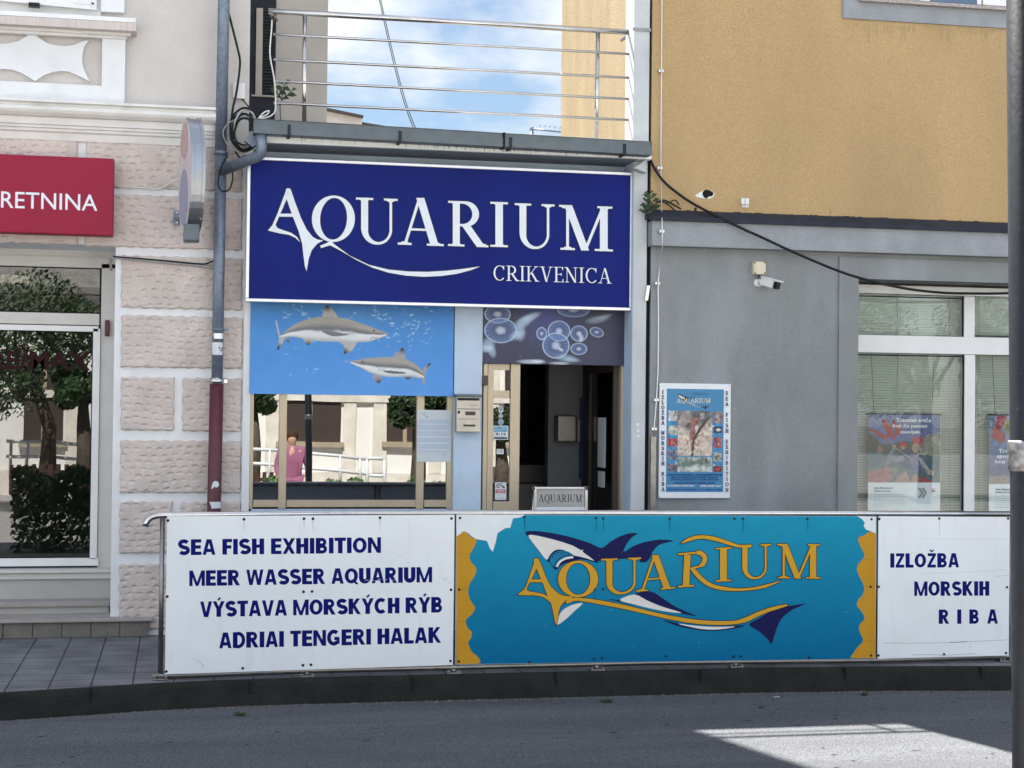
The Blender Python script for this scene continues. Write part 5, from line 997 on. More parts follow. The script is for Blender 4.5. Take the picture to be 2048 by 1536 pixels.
# ------------------------------------------------------------------ poster board
PB = thing('poster_board', tuple(P(1391, 996, WL)), 'white and blue poster board with seahorse photo on the grey wall', 'poster')
c = crop(1280, 740, 220/1207); PY = WL-.03
mb = MB(); mb.pbox(1318.5, 767, 1461, 996.5, PY, .02, .003); mb.obj('board', 'panel_white', PB)
r = Raster(1332.6, 778, 1447, 984, .75)
r.fill((.045, .22, .42)); gx = lambda u, v: c(u, v)
def photo(x0, y0, x1, y1, cols, seed, s=14):
    (xa_, ya), (xb_, yb2) = c(x0, y0), c(x1, y1); m = ((r.X > xa_) & (r.X < xb_) & (r.Y > ya) & (r.Y < yb2)).astype(float); n1 = r.noise(s*.3, s*.3, seed); n2 = r.noise(s*.2, s*.3, seed+50)
    a, b, d = (np.array(q) for q in cols); im = a+(b-a)*np.clip((n1-.3)*2.5, 0, 1)[..., None]; im = im+(d-im)*np.clip((n2-.55)*6, 0, 1)[..., None]; r.img = np.where(m[..., None] > 0, im, r.img)
photo(414, 448, 792, 940, ((.10, .11, .12), (.55, .46, .38), (.62, .56, .50)), 1, 60)
(xa_, ya), (xb_, yb2) = c(414, 448), c(792, 940); mm = (r.X > xa_) & (r.X < xb_) & (r.Y > ya) & (r.Y < yb2)
r.over(mm*np.clip((c(0, 640)[1]-r.Y)/24, 0, .9)*np.clip((r.noise(20, 20, 4)-.2)*2, .35, 1), (.06, .07, .09)); r.over(mm*np.clip((r.Y-c(0, 700)[1])/20, 0, .7)*np.clip((r.noise(9, 9, 8)-.4)*3, 0, 1), (.42, .16, .16)); r.over(mm*np.clip((r.Y-c(0, 620)[1])/30, 0, .55), (.64, .56, .47))
r.line([c(750, 515), c(660, 640), c(590, 760), c(572, 930)], 5.2, (.06, .045, .04)); r.ell(*c(748, 515), 3.4, 2.4, (.10, .08, .07)); r.poly([c(*p) for p in ((545, 560), (575, 530), (610, 520), (640, 545), (632, 590), (600, 620), (610, 680), (590, 740), (560, 770), (540, 700), (560, 640), (550, 600))], np.stack([.26*(.5+r.noise(3, 3, 5)), .13*(.4+r.noise(3, 3, 5)), .10*(.5+r.noise(3, 3, 6))], -1), 3); r.line([c(620, 560), c(648, 610)], 2, (.2, .09, .07)); r.line([c(575, 740), c(520, 790), c(500, 760)], 2.0, (.28, .12, .11)); r.line([c(590, 780), c(640, 720), c(690, 700)], 2.0, (.25, .11, .10)); r.line([c(600, 800), c(640, 830)], 2.0, (.25, .11, .10))
photo(414, 955, 794, 1118, ((.16, .24, .22), (.36, .42, .40), (.10, .13, .12)), 7, 40)
(xa_, ya), (xb_, yb2) = c(414, 955), c(794, 1118); mm = (r.X > xa_) & (r.X < xb_) & (r.Y > ya) & (r.Y < yb2); r.over(mm*np.clip((r.Y-c(0, 1050)[1])/6, 0, .7), (.55, .58, .55))
r.poly([c(*p) for p in ((450, 1020), (520, 1000), (620, 990), (650, 965), (665, 1000), (740, 1010), (775, 985), (765, 1030), (660, 1030), (560, 1045), (480, 1045))], (.16, .20, .19), 3)
for (x0, y0, x1, y1, cols) in ((312, 450, 405, 562, ((.5, .5, .5), (.6, .6, .6), (.1, .12, .08))), (312, 610, 405, 712, ((.10, .15, .08), (.5, .52, .45), (.6, .6, .55))), (308, 752, 405, 838, ((.30, .03, .04), (.42, .06, .07), (.25, .02, .02))), (308, 880, 405, 982, ((.06, .07, .18), (.35, .35, .38), (.12, .08, .06))), (308, 1032, 405, 1112, ((.05, .05, .08), (.30, .28, .32), (.2, .1, .1))), (810, 455, 902, 580, ((.15, .10, .08), (.42, .36, .36), (.3, .08, .08))), (808, 620, 898, 690, ((.02, .02, .03), (.04, .04, .05), (.03, .03, .03))), (808, 735, 898, 856, ((.20, .04, .05), (.42, .12, .14), (.45, .3, .3))), (806, 902, 898, 1004, ((.3, .34, .32), (.5, .52, .48), (.08, .09, .06))), (806, 1050, 898, 1118, ((.06, .02, .02), (.15, .02, .02), (.40, .05, .05)))): photo(x0, y0, x1, y1, cols, int(x0+y0), 18)
r.ell(*c(858, 655), 5, 3, (.6, .6, .58)); r.ell(*c(352, 650), 5, 4.5, (.58, .58, .52), .8); r.ell(*c(850, 1090), 6, 3, (.40, .05, .06), .8); r.ell(*c(355, 930), 5, 4, (.07, .09, .26), .9); r.ell(*c(850, 950), 5, 2.5, (.06, .06, .05), .8, .2, -.5)
for u, v in ((800, 615), (790, 750), (815, 1045), (395, 1020)): r.ell(*c(u, v), 2.6, 1.6, (.62, .58, .52), .8)
r.img = r.img*np.where(((r.X > c(300, 0)[0]) & (r.Y > c(0, 446)[1]) & (r.Y < c(0, 1120)[1])), .5+1.0*r.noise(5, 5, 63, 2), 1)[..., None]
mm = (r.X > c(414, 0)[0]) & (r.X < c(794, 0)[0]) & (r.Y > c(0, 446)[1]) & (r.Y < c(0, 940)[1])
for k in range(26):
    t = rg.random(); x, y = c(560+rg.gauss(0, 110), 860+rg.gauss(0, 60)); r.line([(x, y), (x+rg.uniform(-9, 9), y-rg.uniform(4, 16))], rg.uniform(.8, 1.8), rg.choice(((.50, .36, .33), (.30, .12, .11), (.62, .55, .48))), .8)
# little shark and its name
r.poly([c(*p) for p in ((405, 268), (440, 268), (500, 295), (560, 305), (600, 290), (570, 312), (590, 300), (560, 318), (520, 322), (470, 330), (430, 320))], (.012, .02, .06), 2); r.poly([c(*p) for p in ((412, 275), (445, 285), (490, 310), (440, 312))], (.6, .62, .6), 2)
r.line([c(520, 362), c(600, 395), c(680, 408), c(720, 398)], 1.6, (.012, .02, .05)); r.poly([c(*p) for p in ((685, 405), (720, 398), (765, 390), (730, 410), (715, 436))], (.012, .02, .06), 0); r.line([c(530, 362), c(600, 392)], 1.4, (.60, .60, .50)); r.line([c(600, 395), c(660, 408)], 1.0, (.5, .5, .35))
r.obj('printed_picture', PY-.0006, PB)
a = Art(PY-.0015)
p0, p1 = c(402, 312), c(775, 360); letters(a, 'AQUARIUM', p0[0], p1[0], p0[1], p1[1], SERIF, (.58, .57, .36), gap=.05, out=.15)
p0, p1 = c(572, 248), c(745, 275); letters(a, 'CRIKVENICA', p0[0], p1[0], p0[1], p1[1], SERIF, (.02, .08, .14), gap=.06)
def column(txt, x0, x1, rows):
    for ch, (y0, y1) in zip(txt, rows):
        q0, q1 = c(x0, y0), c(x1, y1); w_ = SERIF[ch][0]*(q1[1]-q0[1])*1.0; w_ = min(w_, q1[0]-q0[0]); m_ = (q0[0]+q1[0])/2; letters(a, ch, m_-w_/2, m_+w_/2, q0[1], q1[1], SERIF, (.012, .015, .10), out=.38)
column('IZLOŽBA', 224, 276, [(223, 262), (280, 320), (336, 374), (392, 430), (450, 488), (505, 544), (560, 598)]); column('MORSKIH', 222, 276, [(668, 704), (724, 764), (784, 822), (840, 878), (896, 934), (950, 990), (1006, 1044)]); column('RIBA', 224, 274, [(1118, 1156), (1174, 1212), (1230, 1270), (1288, 1328)])
column('SEA', 926, 970, [(232, 274), (294, 334), (354, 394)]); column('FISH', 926, 970, [(472, 510), (530, 568), (588, 628), (648, 688)]); column('EXHIBITION', 922, 970, [(766, 806), (824, 864), (884, 922), (942, 980), (1000, 1038), (1058, 1098), (1118, 1156), (1176, 1214), (1234, 1274), (1294, 1334)])
a.obj('lettering', 'print', PB)
for txt, x0, x1, y0, y1, m_ in (('ADRIATISCHE FISCHE U. KORALLENRIFF-FISCHE', 296, 900, 1138, 1162, 'navy_vinyl'), ('PESCI DI ADRIATICO E DI MARE TROPICO', 338, 855, 1168, 1190, 'navy_vinyl'), ('VÝSTAVA JADRANSKÝCH I TROPICKÝCH RÝB', 338, 858, 1192, 1218, 'navy_vinyl'), ('ADRIAI ÉS TROPUSI TENGERI HALAK', 368, 822, 1224, 1248, 'navy_vinyl'), ('OTVORENO SVAKI DAN', 300, 596, 1260, 1280, 'plastic_white'), ('OPEN EVERY DAY', 662, 896, 1262, 1284, 'plastic_white'), ('CRIKVENICA, VINODOLSKA 8', 300, 650, 1304, 1322, 'navy_vinyl'), ('tel. ++385 51 241 006', 668, 896, 1306, 1322, 'navy_vinyl')):
    q0, q1 = c(x0, y0), c(x1, y1); font_text('caption', txt, q0[0], q0[1], q1[0], q1[1], PY-.001, m_, PB, .03)
for u, v in ((222, 160), (985, 172), (215, 1385), (980, 1395)):
    q = P(*c(u, v), PY); mb = MB(); lathe(mb, q.x, PY-.004, q.z, [(0, .007), (.004, .011)], 10); mb.obj('screw', 'alu', PB)

# ------------------------------------------------------------------ two hanging posters in the shop window
def window_poster(x0, x1, img, texts, label, yt=829, yb=1100):
    W = .082; t = thing('hanging_poster', tuple(P((x0+x1)/2, yb, W)), label, 'poster', 'posters hanging in the shop window')
    mb = MB(); mb.pbox(x0, yt, x1, yb, W, .004); mb.obj('sheet', 'panel_white', t)
    mb = MB(); mb.tube([P(x0-3, yt-1.5, W), P(x1+3, yt, W)], .006, 8); mb.obj('rod', 'black_plastic', t)
    for px, pt in ((x0+12, x0+6), (x1-17, x1-12)): mb = MB(); mb.tube([P(px, yt-1, W), P(pt, 700, W+.02)], .0018, 6); mb.obj('string', 'rubber', t)
    gm_ = img.img.mean(2, keepdims=True); img.img = np.clip(gm_+(img.img-gm_)*1.35, 0, 1)*.62*(.55+.9*img.noise(5, 5, 3, 2))[..., None]; img.obj('printed_picture', W-.001, t)
    for txt, a0, b0, a1, b1, m_, bo in texts: font_text('caption', txt, a0, b0, a1, b1, W-.002, m_, t, bo)
    a = Art(W-.0015)
    return t, a
c = crop(1720, 800, 328/2048)
r = Raster(1736, 829, 1880.5, 965, .8); n1, n2 = r.noise(40, 30, 1), r.noise(8, 8, 2); t = (r.Y-829)/136
r.img = np.stack([.10+.16*n1*(1-t), .13+.17*n1*(1-t), .30+.18*n1], -1)
r.poly([c(*p) for p in ((600, 560), (720, 520), (830, 430), (1000, 400), (1010, 760), (700, 760))], (.30, .30, .27), 0); m = r.inside([c(*p) for p in ((600, 560), (720, 520), (830, 430), (1000, 400), (1010, 760), (700, 760))]); r.over(m*np.clip((n2-.45)*3, 0, .9), (.52, .50, .44))
r.poly([c(*p) for p in ((90, 430), (200, 480), (280, 560), (450, 540), (560, 510), (700, 560), (700, 680), (90, 660))], (.035, .05, .04), 3); r.over(r.inside([c(*p) for p in ((90, 640), (1010, 700), (1010, 1040), (90, 1040))])*.95, (.06, .13, .17)); r.over(np.clip((r.Y-c(0, 830)[1])/12, 0, .5)*n1, (.25, .30, .28))
RED = (.42, .03, .06)
r.poly([c(*p) for p in ((105, 375), (190, 370), (300, 440), (330, 420), (270, 270), (300, 250), (415, 380), (330, 490), (240, 470))], RED, 2); r.poly([c(*p) for p in ((385, 265), (430, 270), (520, 370), (395, 505), (385, 470), (440, 380))], RED, 2)
r.ell(*c(530, 570), 8.5, 8, (.36, .04, .06)); r.ell(*c(715, 505), 12, 9, (.45, .10, .13)); r.ell(*c(530, 600), 5, 4, (.40, .28, .24)); r.ell(*c(690, 600), 7, 9, (.44, .36, .31))
r.poly([c(*p) for p in ((500, 640), (600, 620), (640, 700), (620, 850), (520, 820), (470, 720))], (.03, .05, .14), 3); r.poly([c(*p) for p in ((640, 700), (720, 690), (780, 760), (800, 880), (680, 900), (620, 820))], (.12, .14, .30), 3); r.poly([c(*p) for p in ((400, 600), (440, 610), (420, 700), (540, 700), (540, 760), (350, 800), (320, 780))], (.25, .27, .34), 3); r.poly([c(*p) for p in ((730, 740), (770, 725), (870, 880), (840, 910))], (.55, .56, .60), 3)
r.line([c(160, 400), c(430, 590), c(740, 810), c(1000, 1000)], 2.6, (.16, .15, .16)); r.line([c(280, 490), c(740, 805)], 1.2, (.35, .35, .36)); r.ell(*c(425, 580), 4, 3.5, (.45, .33, .28)); r.ell(*c(885, 905), 6.5, 5.5, (.52, .46, .42)); r.ell(*c(250, 620), 6, 9, (.38, .20, .18), .7)
r.poly([c(*p) for p in ((95, 920), (280, 850), (380, 850), (370, 1040), (95, 1040))], (.46, .20, .22), 3); r.poly([c(*p) for p in ((430, 1040), (500, 930), (560, 890), (600, 940), (610, 1040))], (.45, .33, .28), 3); r.poly([c(*p) for p in ((640, 1040), (660, 950), (700, 925), (740, 960), (760, 1040))], (.47, .33, .29), 3); r.poly([c(*p) for p in ((740, 1040), (760, 960), (880, 1000), (920, 1040))], (.42, .12, .14), 3); r.ell(*c(430, 880), 8, 10, (.30, .30, .24), .6)
t_, a = window_poster(1736, 1880.5, r, [('Trenutak sreće', *c(452, 222), *c(888, 276), 'plastic_white', .03), ('koji ću pamtiti', *c(412, 300), *c(836, 356), 'plastic_white', .03), ('zauvijek.', *c(500, 378), *c(762, 430), 'plastic_white', .03), ('Zaba Mastercard', *c(172, 1086), *c(404, 1110), 'navy_vinyl', .03), ('debitne kartice', *c(172, 1124), *c(382, 1146), 'navy_vinyl', .02)], 'hanging poster of two kayakers in red helmets in the shop window')
def small_print(a, rows, col=(.30, .34, .38)):
    rg = random.Random(9)
    for u0, u1, v in rows:
        x, y = c(u0, v); xe = c(u1, v)[0]
        while x < xe: l_ = rg.uniform(2, 6); a.ribbon([(x, y), (min(xe, x+l_), y)], .9, col); x += l_+1.5
small_print(a, ((172, 545, 1182), (172, 570, 1208), (172, 540, 1240), (172, 585, 1268), (172, 585, 1296), (172, 345, 1325)))
for dx in (0, 45): a.poly([c(u+dx, v) for u, v in ((722, 1100), (745, 1092), (790, 1155), (745, 1225), (724, 1218), (762, 1155))], (.30, .31, .32))
a.poly([c(*p) for p in ((890, 1120), (935, 1120), (935, 1150), (890, 1150))], (.36, .12, .13)); a.ribbon([c(880, 1104), c(940, 1104)], 1, (.4, .2, .2)); a.obj('small_print', 'print', t_)
r = Raster(1978, 829, 2112, 968, .9); n1, n2 = r.noise(30, 40, 11), r.noise(7, 7, 12); t = (r.Y-829)/139
r.img = np.stack([.16+.30*n1*(1-t), .24+.30*n1*(1-t), .40+.22*n1], -1)*(1-.45*np.clip((t-.4)/.4, 0, 1))[..., None]; r.over(np.clip((t-.86)*20, 0, 1)*.9, (.40, .33, .28))
for u, v, s in ((1700, 380, 9), (1740, 440, 11), (1760, 490, 9), (1690, 450, 8), (1760, 240, 10), (1740, 300, 10)): r.ell(*c(u, v), s, s*.9, (.42, .07+.03*(s % 2), .10), .9, .4)
for u, v, s in ((1840, 330, 8), (1870, 390, 9), (1850, 280, 7)): r.ell(*c(u, v), s, s, (.36, .34, .16), .8, .5)
t_, a = window_poster(1978, 2112, r, [('Trenutak', *c(1730, 612), *c(2060, 660), 'plastic_white', .03), ('spontanosti', *c(1706, 680), *c(2110, 735), 'plastic_white', .03), ('koji ću pamtiti', *c(1688, 750), *c(2190, 800), 'plastic_white', .03), ('Zaba Mastercard', *c(1690, 1104), *c(1925, 1128), 'navy_vinyl', .04), ('debitne kartice', *c(1690, 1140), *c(1900, 1162), 'navy_vinyl', .04)], 'hanging poster of red balloons over a blue sky, half hidden by the dark pole', 831)
small_print(a, ((1690, 2060, 1198), (1690, 2080, 1228), (1690, 2050, 1256), (1690, 2090, 1284), (1690, 2080, 1312), (1690, 1900, 1340))); a.obj('small_print', 'print', t_)

# ================================================================== BARRIER ALONG THE KERB
BY = -2.16
bar = thing('street_barrier', tuple(G(1193, 1342)), 'long stainless steel handrail barrier along the kerb carrying three advertising panels', 'barrier')
xR = P(2021, 1025, BY).x
top = [P(x, y, BY) for x, y in ((330, 1030.5), (700, 1026.5), (1200, 1026), (1700, 1027), (2019, 1028))]
cv = [P(x, y, BY) for x, y in ((291, 1053), (292.5, 1046), (297, 1039), (305, 1033.5), (316, 1031))]
mb = MB(); mb.tube(cv+top, .0215, 16); mb.obj('handrail', 'steel', bar)
low = [P(x, y, BY) for x, y in ((305, 1352.5), (620, 1341), (905, 1334.5), (1300, 1325), (1750, 1320), (2019, 1313.5))]
mb = MB(); mb.tube(low, .021, 14); mb.obj('lower_rail', 'rail_steel', bar)
for px, yt in ((325, 1034), (909, 1029), (1753, 1030), (2019, 1030)):
    x = P(px-2, 1180, BY).x; mb = MB(); zt_ = P(px, yt, BY).z; zb_ = np.interp(x, [p.x for p in low], [p.z for p in low]); mb.tube([(x, BY+.005, zt_), (x, BY+.005, zb_)], .0165 if px < 400 else .0145, 12); mb.obj('post', 'rail_steel', bar)
for px in (321, 614, 907, 1193, 1471, 2007):
    x = P(px, 1345, BY).x; zb_ = np.interp(x, [p.x for p in low], [p.z for p in low]); mb = MB(); mb.tube([(x, BY, zb_-.01), (x, BY, .012)], .019, 12); ft = mb.obj('foot', 'rail_steel', bar)
    mb = MB(); mb.box(x-.05, x+.05, BY-.045, BY+.05, .0035, .013, .002)
    for sx_ in (-.038, .038): mb.tube([(x+sx_, BY-.03, .01), (x+sx_, BY-.03, .026)], .006, 6)
    mb.obj('base_plate', 'rail_steel', ft)
NY = BY-.032
def panel(name, label, x0, yl0, x1, yr1, tl, screws, m='panel_white'):
    # corner pixels: top left y, top right y, bottom left y, bottom right y
    A_, B_, C_, D_2 = P(x0, tl[0], NY), P(x1, tl[1], NY), P(x1, tl[3], NY), P(x0, tl[2], NY)
    t = thing(name, tuple((D_2+C_)/2), label, 'sign panel', 'advertising panels on the barrier')
    X0, X1 = (A_.x+D_2.x)/2, (B_.x+C_.x)/2
    mb = MB(); mb.prism([(X0, A_.z), (X1, B_.z), (X1, C_.z), (X0, D_2.z)], NY, NY+.006); mb.obj('board', m, t)
    mb = MB(); mb.prism([(X0+.004, A_.z-.002), (X0+.02, A_.z-.002), (X0+.02, D_2.z+.002), (X0+.004, D_2.z+.002)], NY+.006, NY+.026); mb.prism([(X1-.02, B_.z-.002), (X1-.004, B_.z-.002), (X1-.004, C_.z+.002), (X1-.02, C_.z+.002)], NY+.006, NY+.026); mb.obj('back_rib', 'rail_steel', t)
    s0_ = None
    for px, py in screws:
        q = P(px, py, NY)
        if s0_ is None: mb = MB(); lathe(mb, q.x, NY-.005, q.z, [(0, .006), (.002, .009), (.006, .010)], 10); s0_ = o = mb.obj('screw', 'black_plastic', t)
        else: o = s0_.copy(); COL.objects.link(o); o.parent = t; o.location = s0_.location.copy(); o.location += Vector((q.x-q0_.x, 0, q.z-q0_.z))
        if o is s0_: q0_ = q
    return t
p1 = panel('advertising_sign', 'white panel with navy SEA FISH EXHIBITION lines at the left end of the barrier', 332, 0, 907.5, 0, (1032.5, 1029.5, 1348.5, 1330), [(336, 1041), (488, 1038.5), (608, 1037.5), (626, 1037.5), (760, 1035.5), (903, 1037), (334.5, 1193), (607, 1183.5), (624, 1183), (902, 1179.5), (332.5, 1343), (485.5, 1336.5), (606, 1330.5), (622, 1329.5), (901, 1322)])
c = crop(280, 1000, .3125); NV = (.008, .014, .16)
for txt, x0, x1, yt, yb, sl_ in (('SEA FISH EXHIBITION', 242, 1543, 253, 353, -.0115), ('MEER WASSER AQUARIUM', 315, 1870, 452, 551, -.0155), ('VÝSTAVA MORSKÝCH RÝB', 385, 1937, 650, 750, -.0195), ('ADRIAI TENGERI HALAK', 505, 1928, 849, 950, -.0255)):
    a = Art(NY-.0004); q0, q1 = c(x0, yt), c(x1, yb); letters(a, txt, q0[0], q1[0], q0[1], q1[1], SANS, NV, slope=sl_, space=.26, gap=.045); a.obj('text_line', 'navy_vinyl', p1)
a = Art(NY-.0002, .0001); rg = random.Random(5)
for px, py in ((608, 1040), (626, 1040), (760, 1039), (488, 1042)): a.ribbon([(px, py), (px+.3, py+rg.uniform(12, 26))], [1.6, .4], (.46, .48, .48))
for u, v in ((1650, 360), (1700, 400), (1940, 510), (1970, 530), (1935, 500)): x, y = c(u, v); a.ribbon([(x, y), (x+5, y+1), (x+9, y-.5)], .6, (.38, .40, .42))
a.ribbon([c(345, 1012), c(380, 1035), c(405, 1060), c(408, 1080)], [.5, .9, 1.2, .4], (.42, .44, .44)); a.obj('scuff_marks', 'print', p1)
a = Art(NY-.007, .00005)
for u in (1440, 1480, 1520, 1560, 1600, 1630): x, y = c(u, 512+rg.uniform(-4, 4)); a.ribbon([(x, y), (x+7, y-.4)], .8, (.60, .64, .70))
a.obj('scratches', 'print', p1)
p2 = panel('advertising_sign', 'teal middle barrier panel with gold AQUARIUM lettering and a shark', 912.5, 0, 1752, 0, (1029, 1032.5, 1329, 1317.5), [(920, 1036), (1049, 1034.5), (1192, 1036), (1206.5, 1037), (1339, 1037.5), (1469, 1037.5), (1486, 1037.5), (1615, 1038), (1743, 1038.5), (918.5, 1179), (1189, 1178.5), (1206, 1178.5), (1741, 1173.5), (917.5, 1323), (1058, 1324), (1188, 1317), (1204, 1316), (1332, 1312.5), (1467, 1313), (1482, 1312.5), (1618, 1315), (1742, 1311)], 'panel_white')
# teal print
c = crop(880, 1000, 900/2048); k = 900/2048
r = Raster(913, 1031, 1751.5, 1319, 3); t = (r.Y-1031)/290
r.img = np.stack([.001+.010*(1-t), .265-.135*t, .415-.125*t], -1)*(1+.06*(r.noise(60, 60, 2)-.5)[..., None])
me = r.obj('printed_background', NY-.0003, p2, 'print_gloss', ((913, 1029.3), (1751.5, 1032.7), (1751.5, 1317.2), (913, 1328.7)))
a = Art(NY-.0006, .00005); GOLD, NAVY, WH, BK = (.56, .31, .03), (.010, .012, .075), (.66, .66, .63), (.012, .012, .02)
def ap(pts, col, s=4, g=0):
    q = spline(pts, s) if s else list(pts)
    q = [(min(1983, max(74, x)), max(66, min(747-(x-72)*.0143, y))) for x, y in q]
    q = [c(*p) for p in q]; a.poly(grow(q, g) if g else q, col)
TY_ = (.010, .14, .30)
ap([(74, 166), (108, 143), (122, 150), (140, 168), (166, 178), (155, 215), (135, 250), (140, 280), (166, 312), (155, 350), (136, 380), (128, 420), (140, 460), (160, 490), (145, 520), (118, 545), (125, 580), (145, 602), (140, 630), (128, 650), (145, 690), (176, 718), (175, 745.5), (70, 747.5)], (.50, .265, .025), 3)
ap([(1983, 157), (1960, 143), (1930, 160), (1903, 175), (1915, 215), (1932, 255), (1905, 290), (1898, 320), (1915, 360), (1930, 395), (1925, 430), (1903, 455), (1898, 480), (1920, 510), (1932, 540), (1908, 570), (1910, 600), (1926, 640), (1900, 670), (1880, 700), (1873, 719.5), (1979, 720)], (.50, .265, .025), 3)
ap([(74, 67), (388, 64), (365, 79), (332, 84), (325, 108), (320, 126), (298, 128), (262, 150), (254, 190), (240, 236), (226, 218), (214, 186), (166, 178), (140, 162), (128, 150), (108, 142), (76, 166)], (.70, .74, .77), 0)
ap([(1898, 74), (1986, 76), (1986, 152), (1960, 142), (1938, 134), (1928, 118), (1934, 104), (1920, 86)], (.70, .74, .77), 0)
for px0, py0, px1 in ((78, 408, 130), (72, 552, 122), (70, 655, 128), (1915, 395, 1982), (1925, 640, 1980), (78, 245, 140), (1925, 270, 1985)): a.ribbon([c(px0, py0), c(px1, py0-3)], .6, (.22, .12, .03))
# shark
ap([(388, 150), (400, 142), (450, 142), (520, 152), (600, 170), (680, 195), (735, 218), (775, 190), (820, 165), (860, 152), (899, 151), (872, 172), (850, 200), (836, 236), (880, 210), (930, 192), (1000, 180), (1064, 186), (1010, 199), (980, 219), (962, 246), (955, 265), (940, 281), (920, 284), (905, 278), (900, 266), (735, 274), (716, 286), (640, 270), (560, 292), (528, 318), (500, 288), (480, 268), (440, 222), (400, 166)], NAVY, 3)
ap([(402, 160), (440, 162), (520, 181), (600, 206), (640, 228), (655, 226), (648, 234), (668, 250), (703, 277), (660, 264), (610, 252), (560, 226), (520, 230), (497, 255), (484, 272), (450, 230), (416, 186)], WH, 2)
ap([(500, 284), (508, 252), (535, 233), (575, 232), (612, 256), (575, 264), (545, 280), (528, 306)], (.012, .19, .33), 3)
a.ribbon(spline([c(*p) for p in ((508, 268), (515, 250), (540, 238), (575, 238), (598, 250))], 4, False), 1.2, NAVY)
for q in range(7): x, y = 512+q*12, 262-q*4+max(0, q-3)*4; a.ribbon([c(x, y-8), c(x+2, y+3)], [1.4, .2], NAVY)
a.ribbon(spline([c(*p) for p in ((532, 304), (545, 282), (572, 266), (606, 260))], 4, False), [4.2]*15+[2.0], WH)
a.ribbon(spline([c(*p) for p in ((520, 300), (536, 272), (570, 254), (620, 256), (680, 272), (716, 286))], 4, False), 1.6, NAVY)
ap([(767, 449), (830, 455), (892, 426), (960, 416), (1010, 445), (1080, 490), (1168, 528), (1100, 517), (1000, 502), (900, 480), (820, 464)], NAVY, 3)
ap([(818, 455), (885, 430), (940, 456), (1010, 485), (1100, 513), (1040, 509), (960, 494), (880, 474)], WH, 3)
ap([(1012, 544), (1100, 565), (1200, 575), (1300, 573), (1388, 571), (1330, 587), (1240, 596), (1160, 589), (1080, 573)], NAVY, 3); ap([(1082, 563), (1160, 572), (1240, 577), (1342, 576), (1300, 585), (1240, 590), (1170, 584)], WH, 3)
ap([(1406, 567), (1440, 545), (1500, 510), (1560, 488), (1662, 472), (1602, 500), (1555, 540), (1530, 590), (1509, 654), (1490, 632), (1450, 597)], NAVY, 3)
ap([(535, 567), (540, 530), (560, 500), (600, 478), (650, 469), (612, 505), (575, 540)], WH, 3)
for col, g in ((BK, 1.3), (GOLD, 0)):
    ap([(572, 468), (578, 455), (592, 445), (640, 445), (720, 455), (850, 480), (980, 512), (1100, 535), (1200, 548), (1300, 551), (1360, 545), (1420, 520), (1490, 492), (1572, 475), (1576, 483), (1500, 507), (1440, 532), (1390, 556), (1320, 567), (1220, 567), (1120, 557), (1000, 533), (870, 503), (760, 481), (650, 461), (610, 459), (588, 469)], col, 2, g)
    ap([(425, 270), (436, 266), (448, 268), (470, 320), (490, 370), (520, 410), (560, 435), (605, 438), (575, 455), (550, 480), (540, 510), (528, 570), (518, 530), (505, 470), (490, 440), (468, 380), (438, 310)], col, 2, g)
    ap([(430, 280), (442, 302), (408, 375), (394, 408), (420, 418), (460, 425), (492, 440), (502, 464), (470, 442), (430, 434), (352, 431), (382, 408), (402, 360)], col, 2, g); ap([(403, 361), (468, 361), (474, 374), (398, 374)], col, 0, g)
    x, y = c(628, 359); a.ring(x, y, (91*k+g, 83*k+g), (55*k-g, 72*k-g), col)
    for ch, x0, x1, yt, yb, sl_ in (('U', 733, 922, 268, 432, -.04), ('A', 893, 1066, 258, 418, -.09), ('I', 1250, 1328, 218, 372, -.05), ('U', 1356, 1512, 204, 362, -.03), ('M', 1532, 1732, 199, 356, .01)):
        q0, q1 = c(x0, yt), c(x1, yb); letters(a, ch, q0[0], q1[0], q0[1], q1[1], SERIF, col, out=g, slope=sl_)
    for pts, w_ in (((1125, 248), (1118, 394)), 13), (((1083, 247), (1150, 240)), 3.6), (((1083, 394), (1155, 389)), 3.6): a.ribbon([c(*p) for p in pts], w_, col, g)
    a.ribbon(spline([c(*p) for p in ((1140, 243), (1180, 240), (1204, 262), (1190, 296), (1138, 312))], 5, False), [3.5]*4+[9]*12+[4]*5, col, g)
    ap([(1140, 315), (1165, 318), (1195, 352), (1240, 382), (1300, 396), (1360, 402), (1430, 396), (1500, 380), (1552, 367), (1480, 398), (1400, 411), (1310, 413), (1230, 397), (1175, 360)], col, 3, g)
    ap([(1094, 198), (1130, 172), (1180, 160), (1240, 165), (1300, 183), (1360, 203), (1414, 206), (1405, 217), (1350, 215), (1290, 197), (1230, 181), (1180, 176), (1140, 185)], col, 3, g)
for px, py in ((1192, 1042), (1206.5, 1042), (1339, 1042), (1486, 1042), (1615, 1042), (1189, 1182), (1049, 1040)): a.ribbon([(px, py), (px+.4, py+14), (px+.2, py+24)], [1.3, 1.0, .2], (.004, .13, .22))
rg = random.Random(41)
for k in range(26): px, py = rg.uniform(960, 1700), rg.uniform(1045, 1300); a.ribbon([(px, py), (px+rg.uniform(1, 4), py+rg.uniform(-1, 1))], rg.uniform(.4, .9), rg.choice(((.35, .45, .5), (.004, .09, .17), (.10, .26, .36))))
a.obj('shark_artwork', 'print_gloss', p2)
p3 = panel('advertising_sign', 'white panel with navy IZLOŽBA MORSKIH RIBA at the right end of the barrier', 1756, 0, 2018.5, 0, (1032.5, 1034, 1317.5, 1311), [(1758.5, 1038), (1878.5, 1037), (2016, 1037), (1757.5, 1173.5), (2014, 1174.5), (1757, 1311), (1888, 1308.5), (2012, 1306)])
c = crop(1600, 1000, 448/1284)
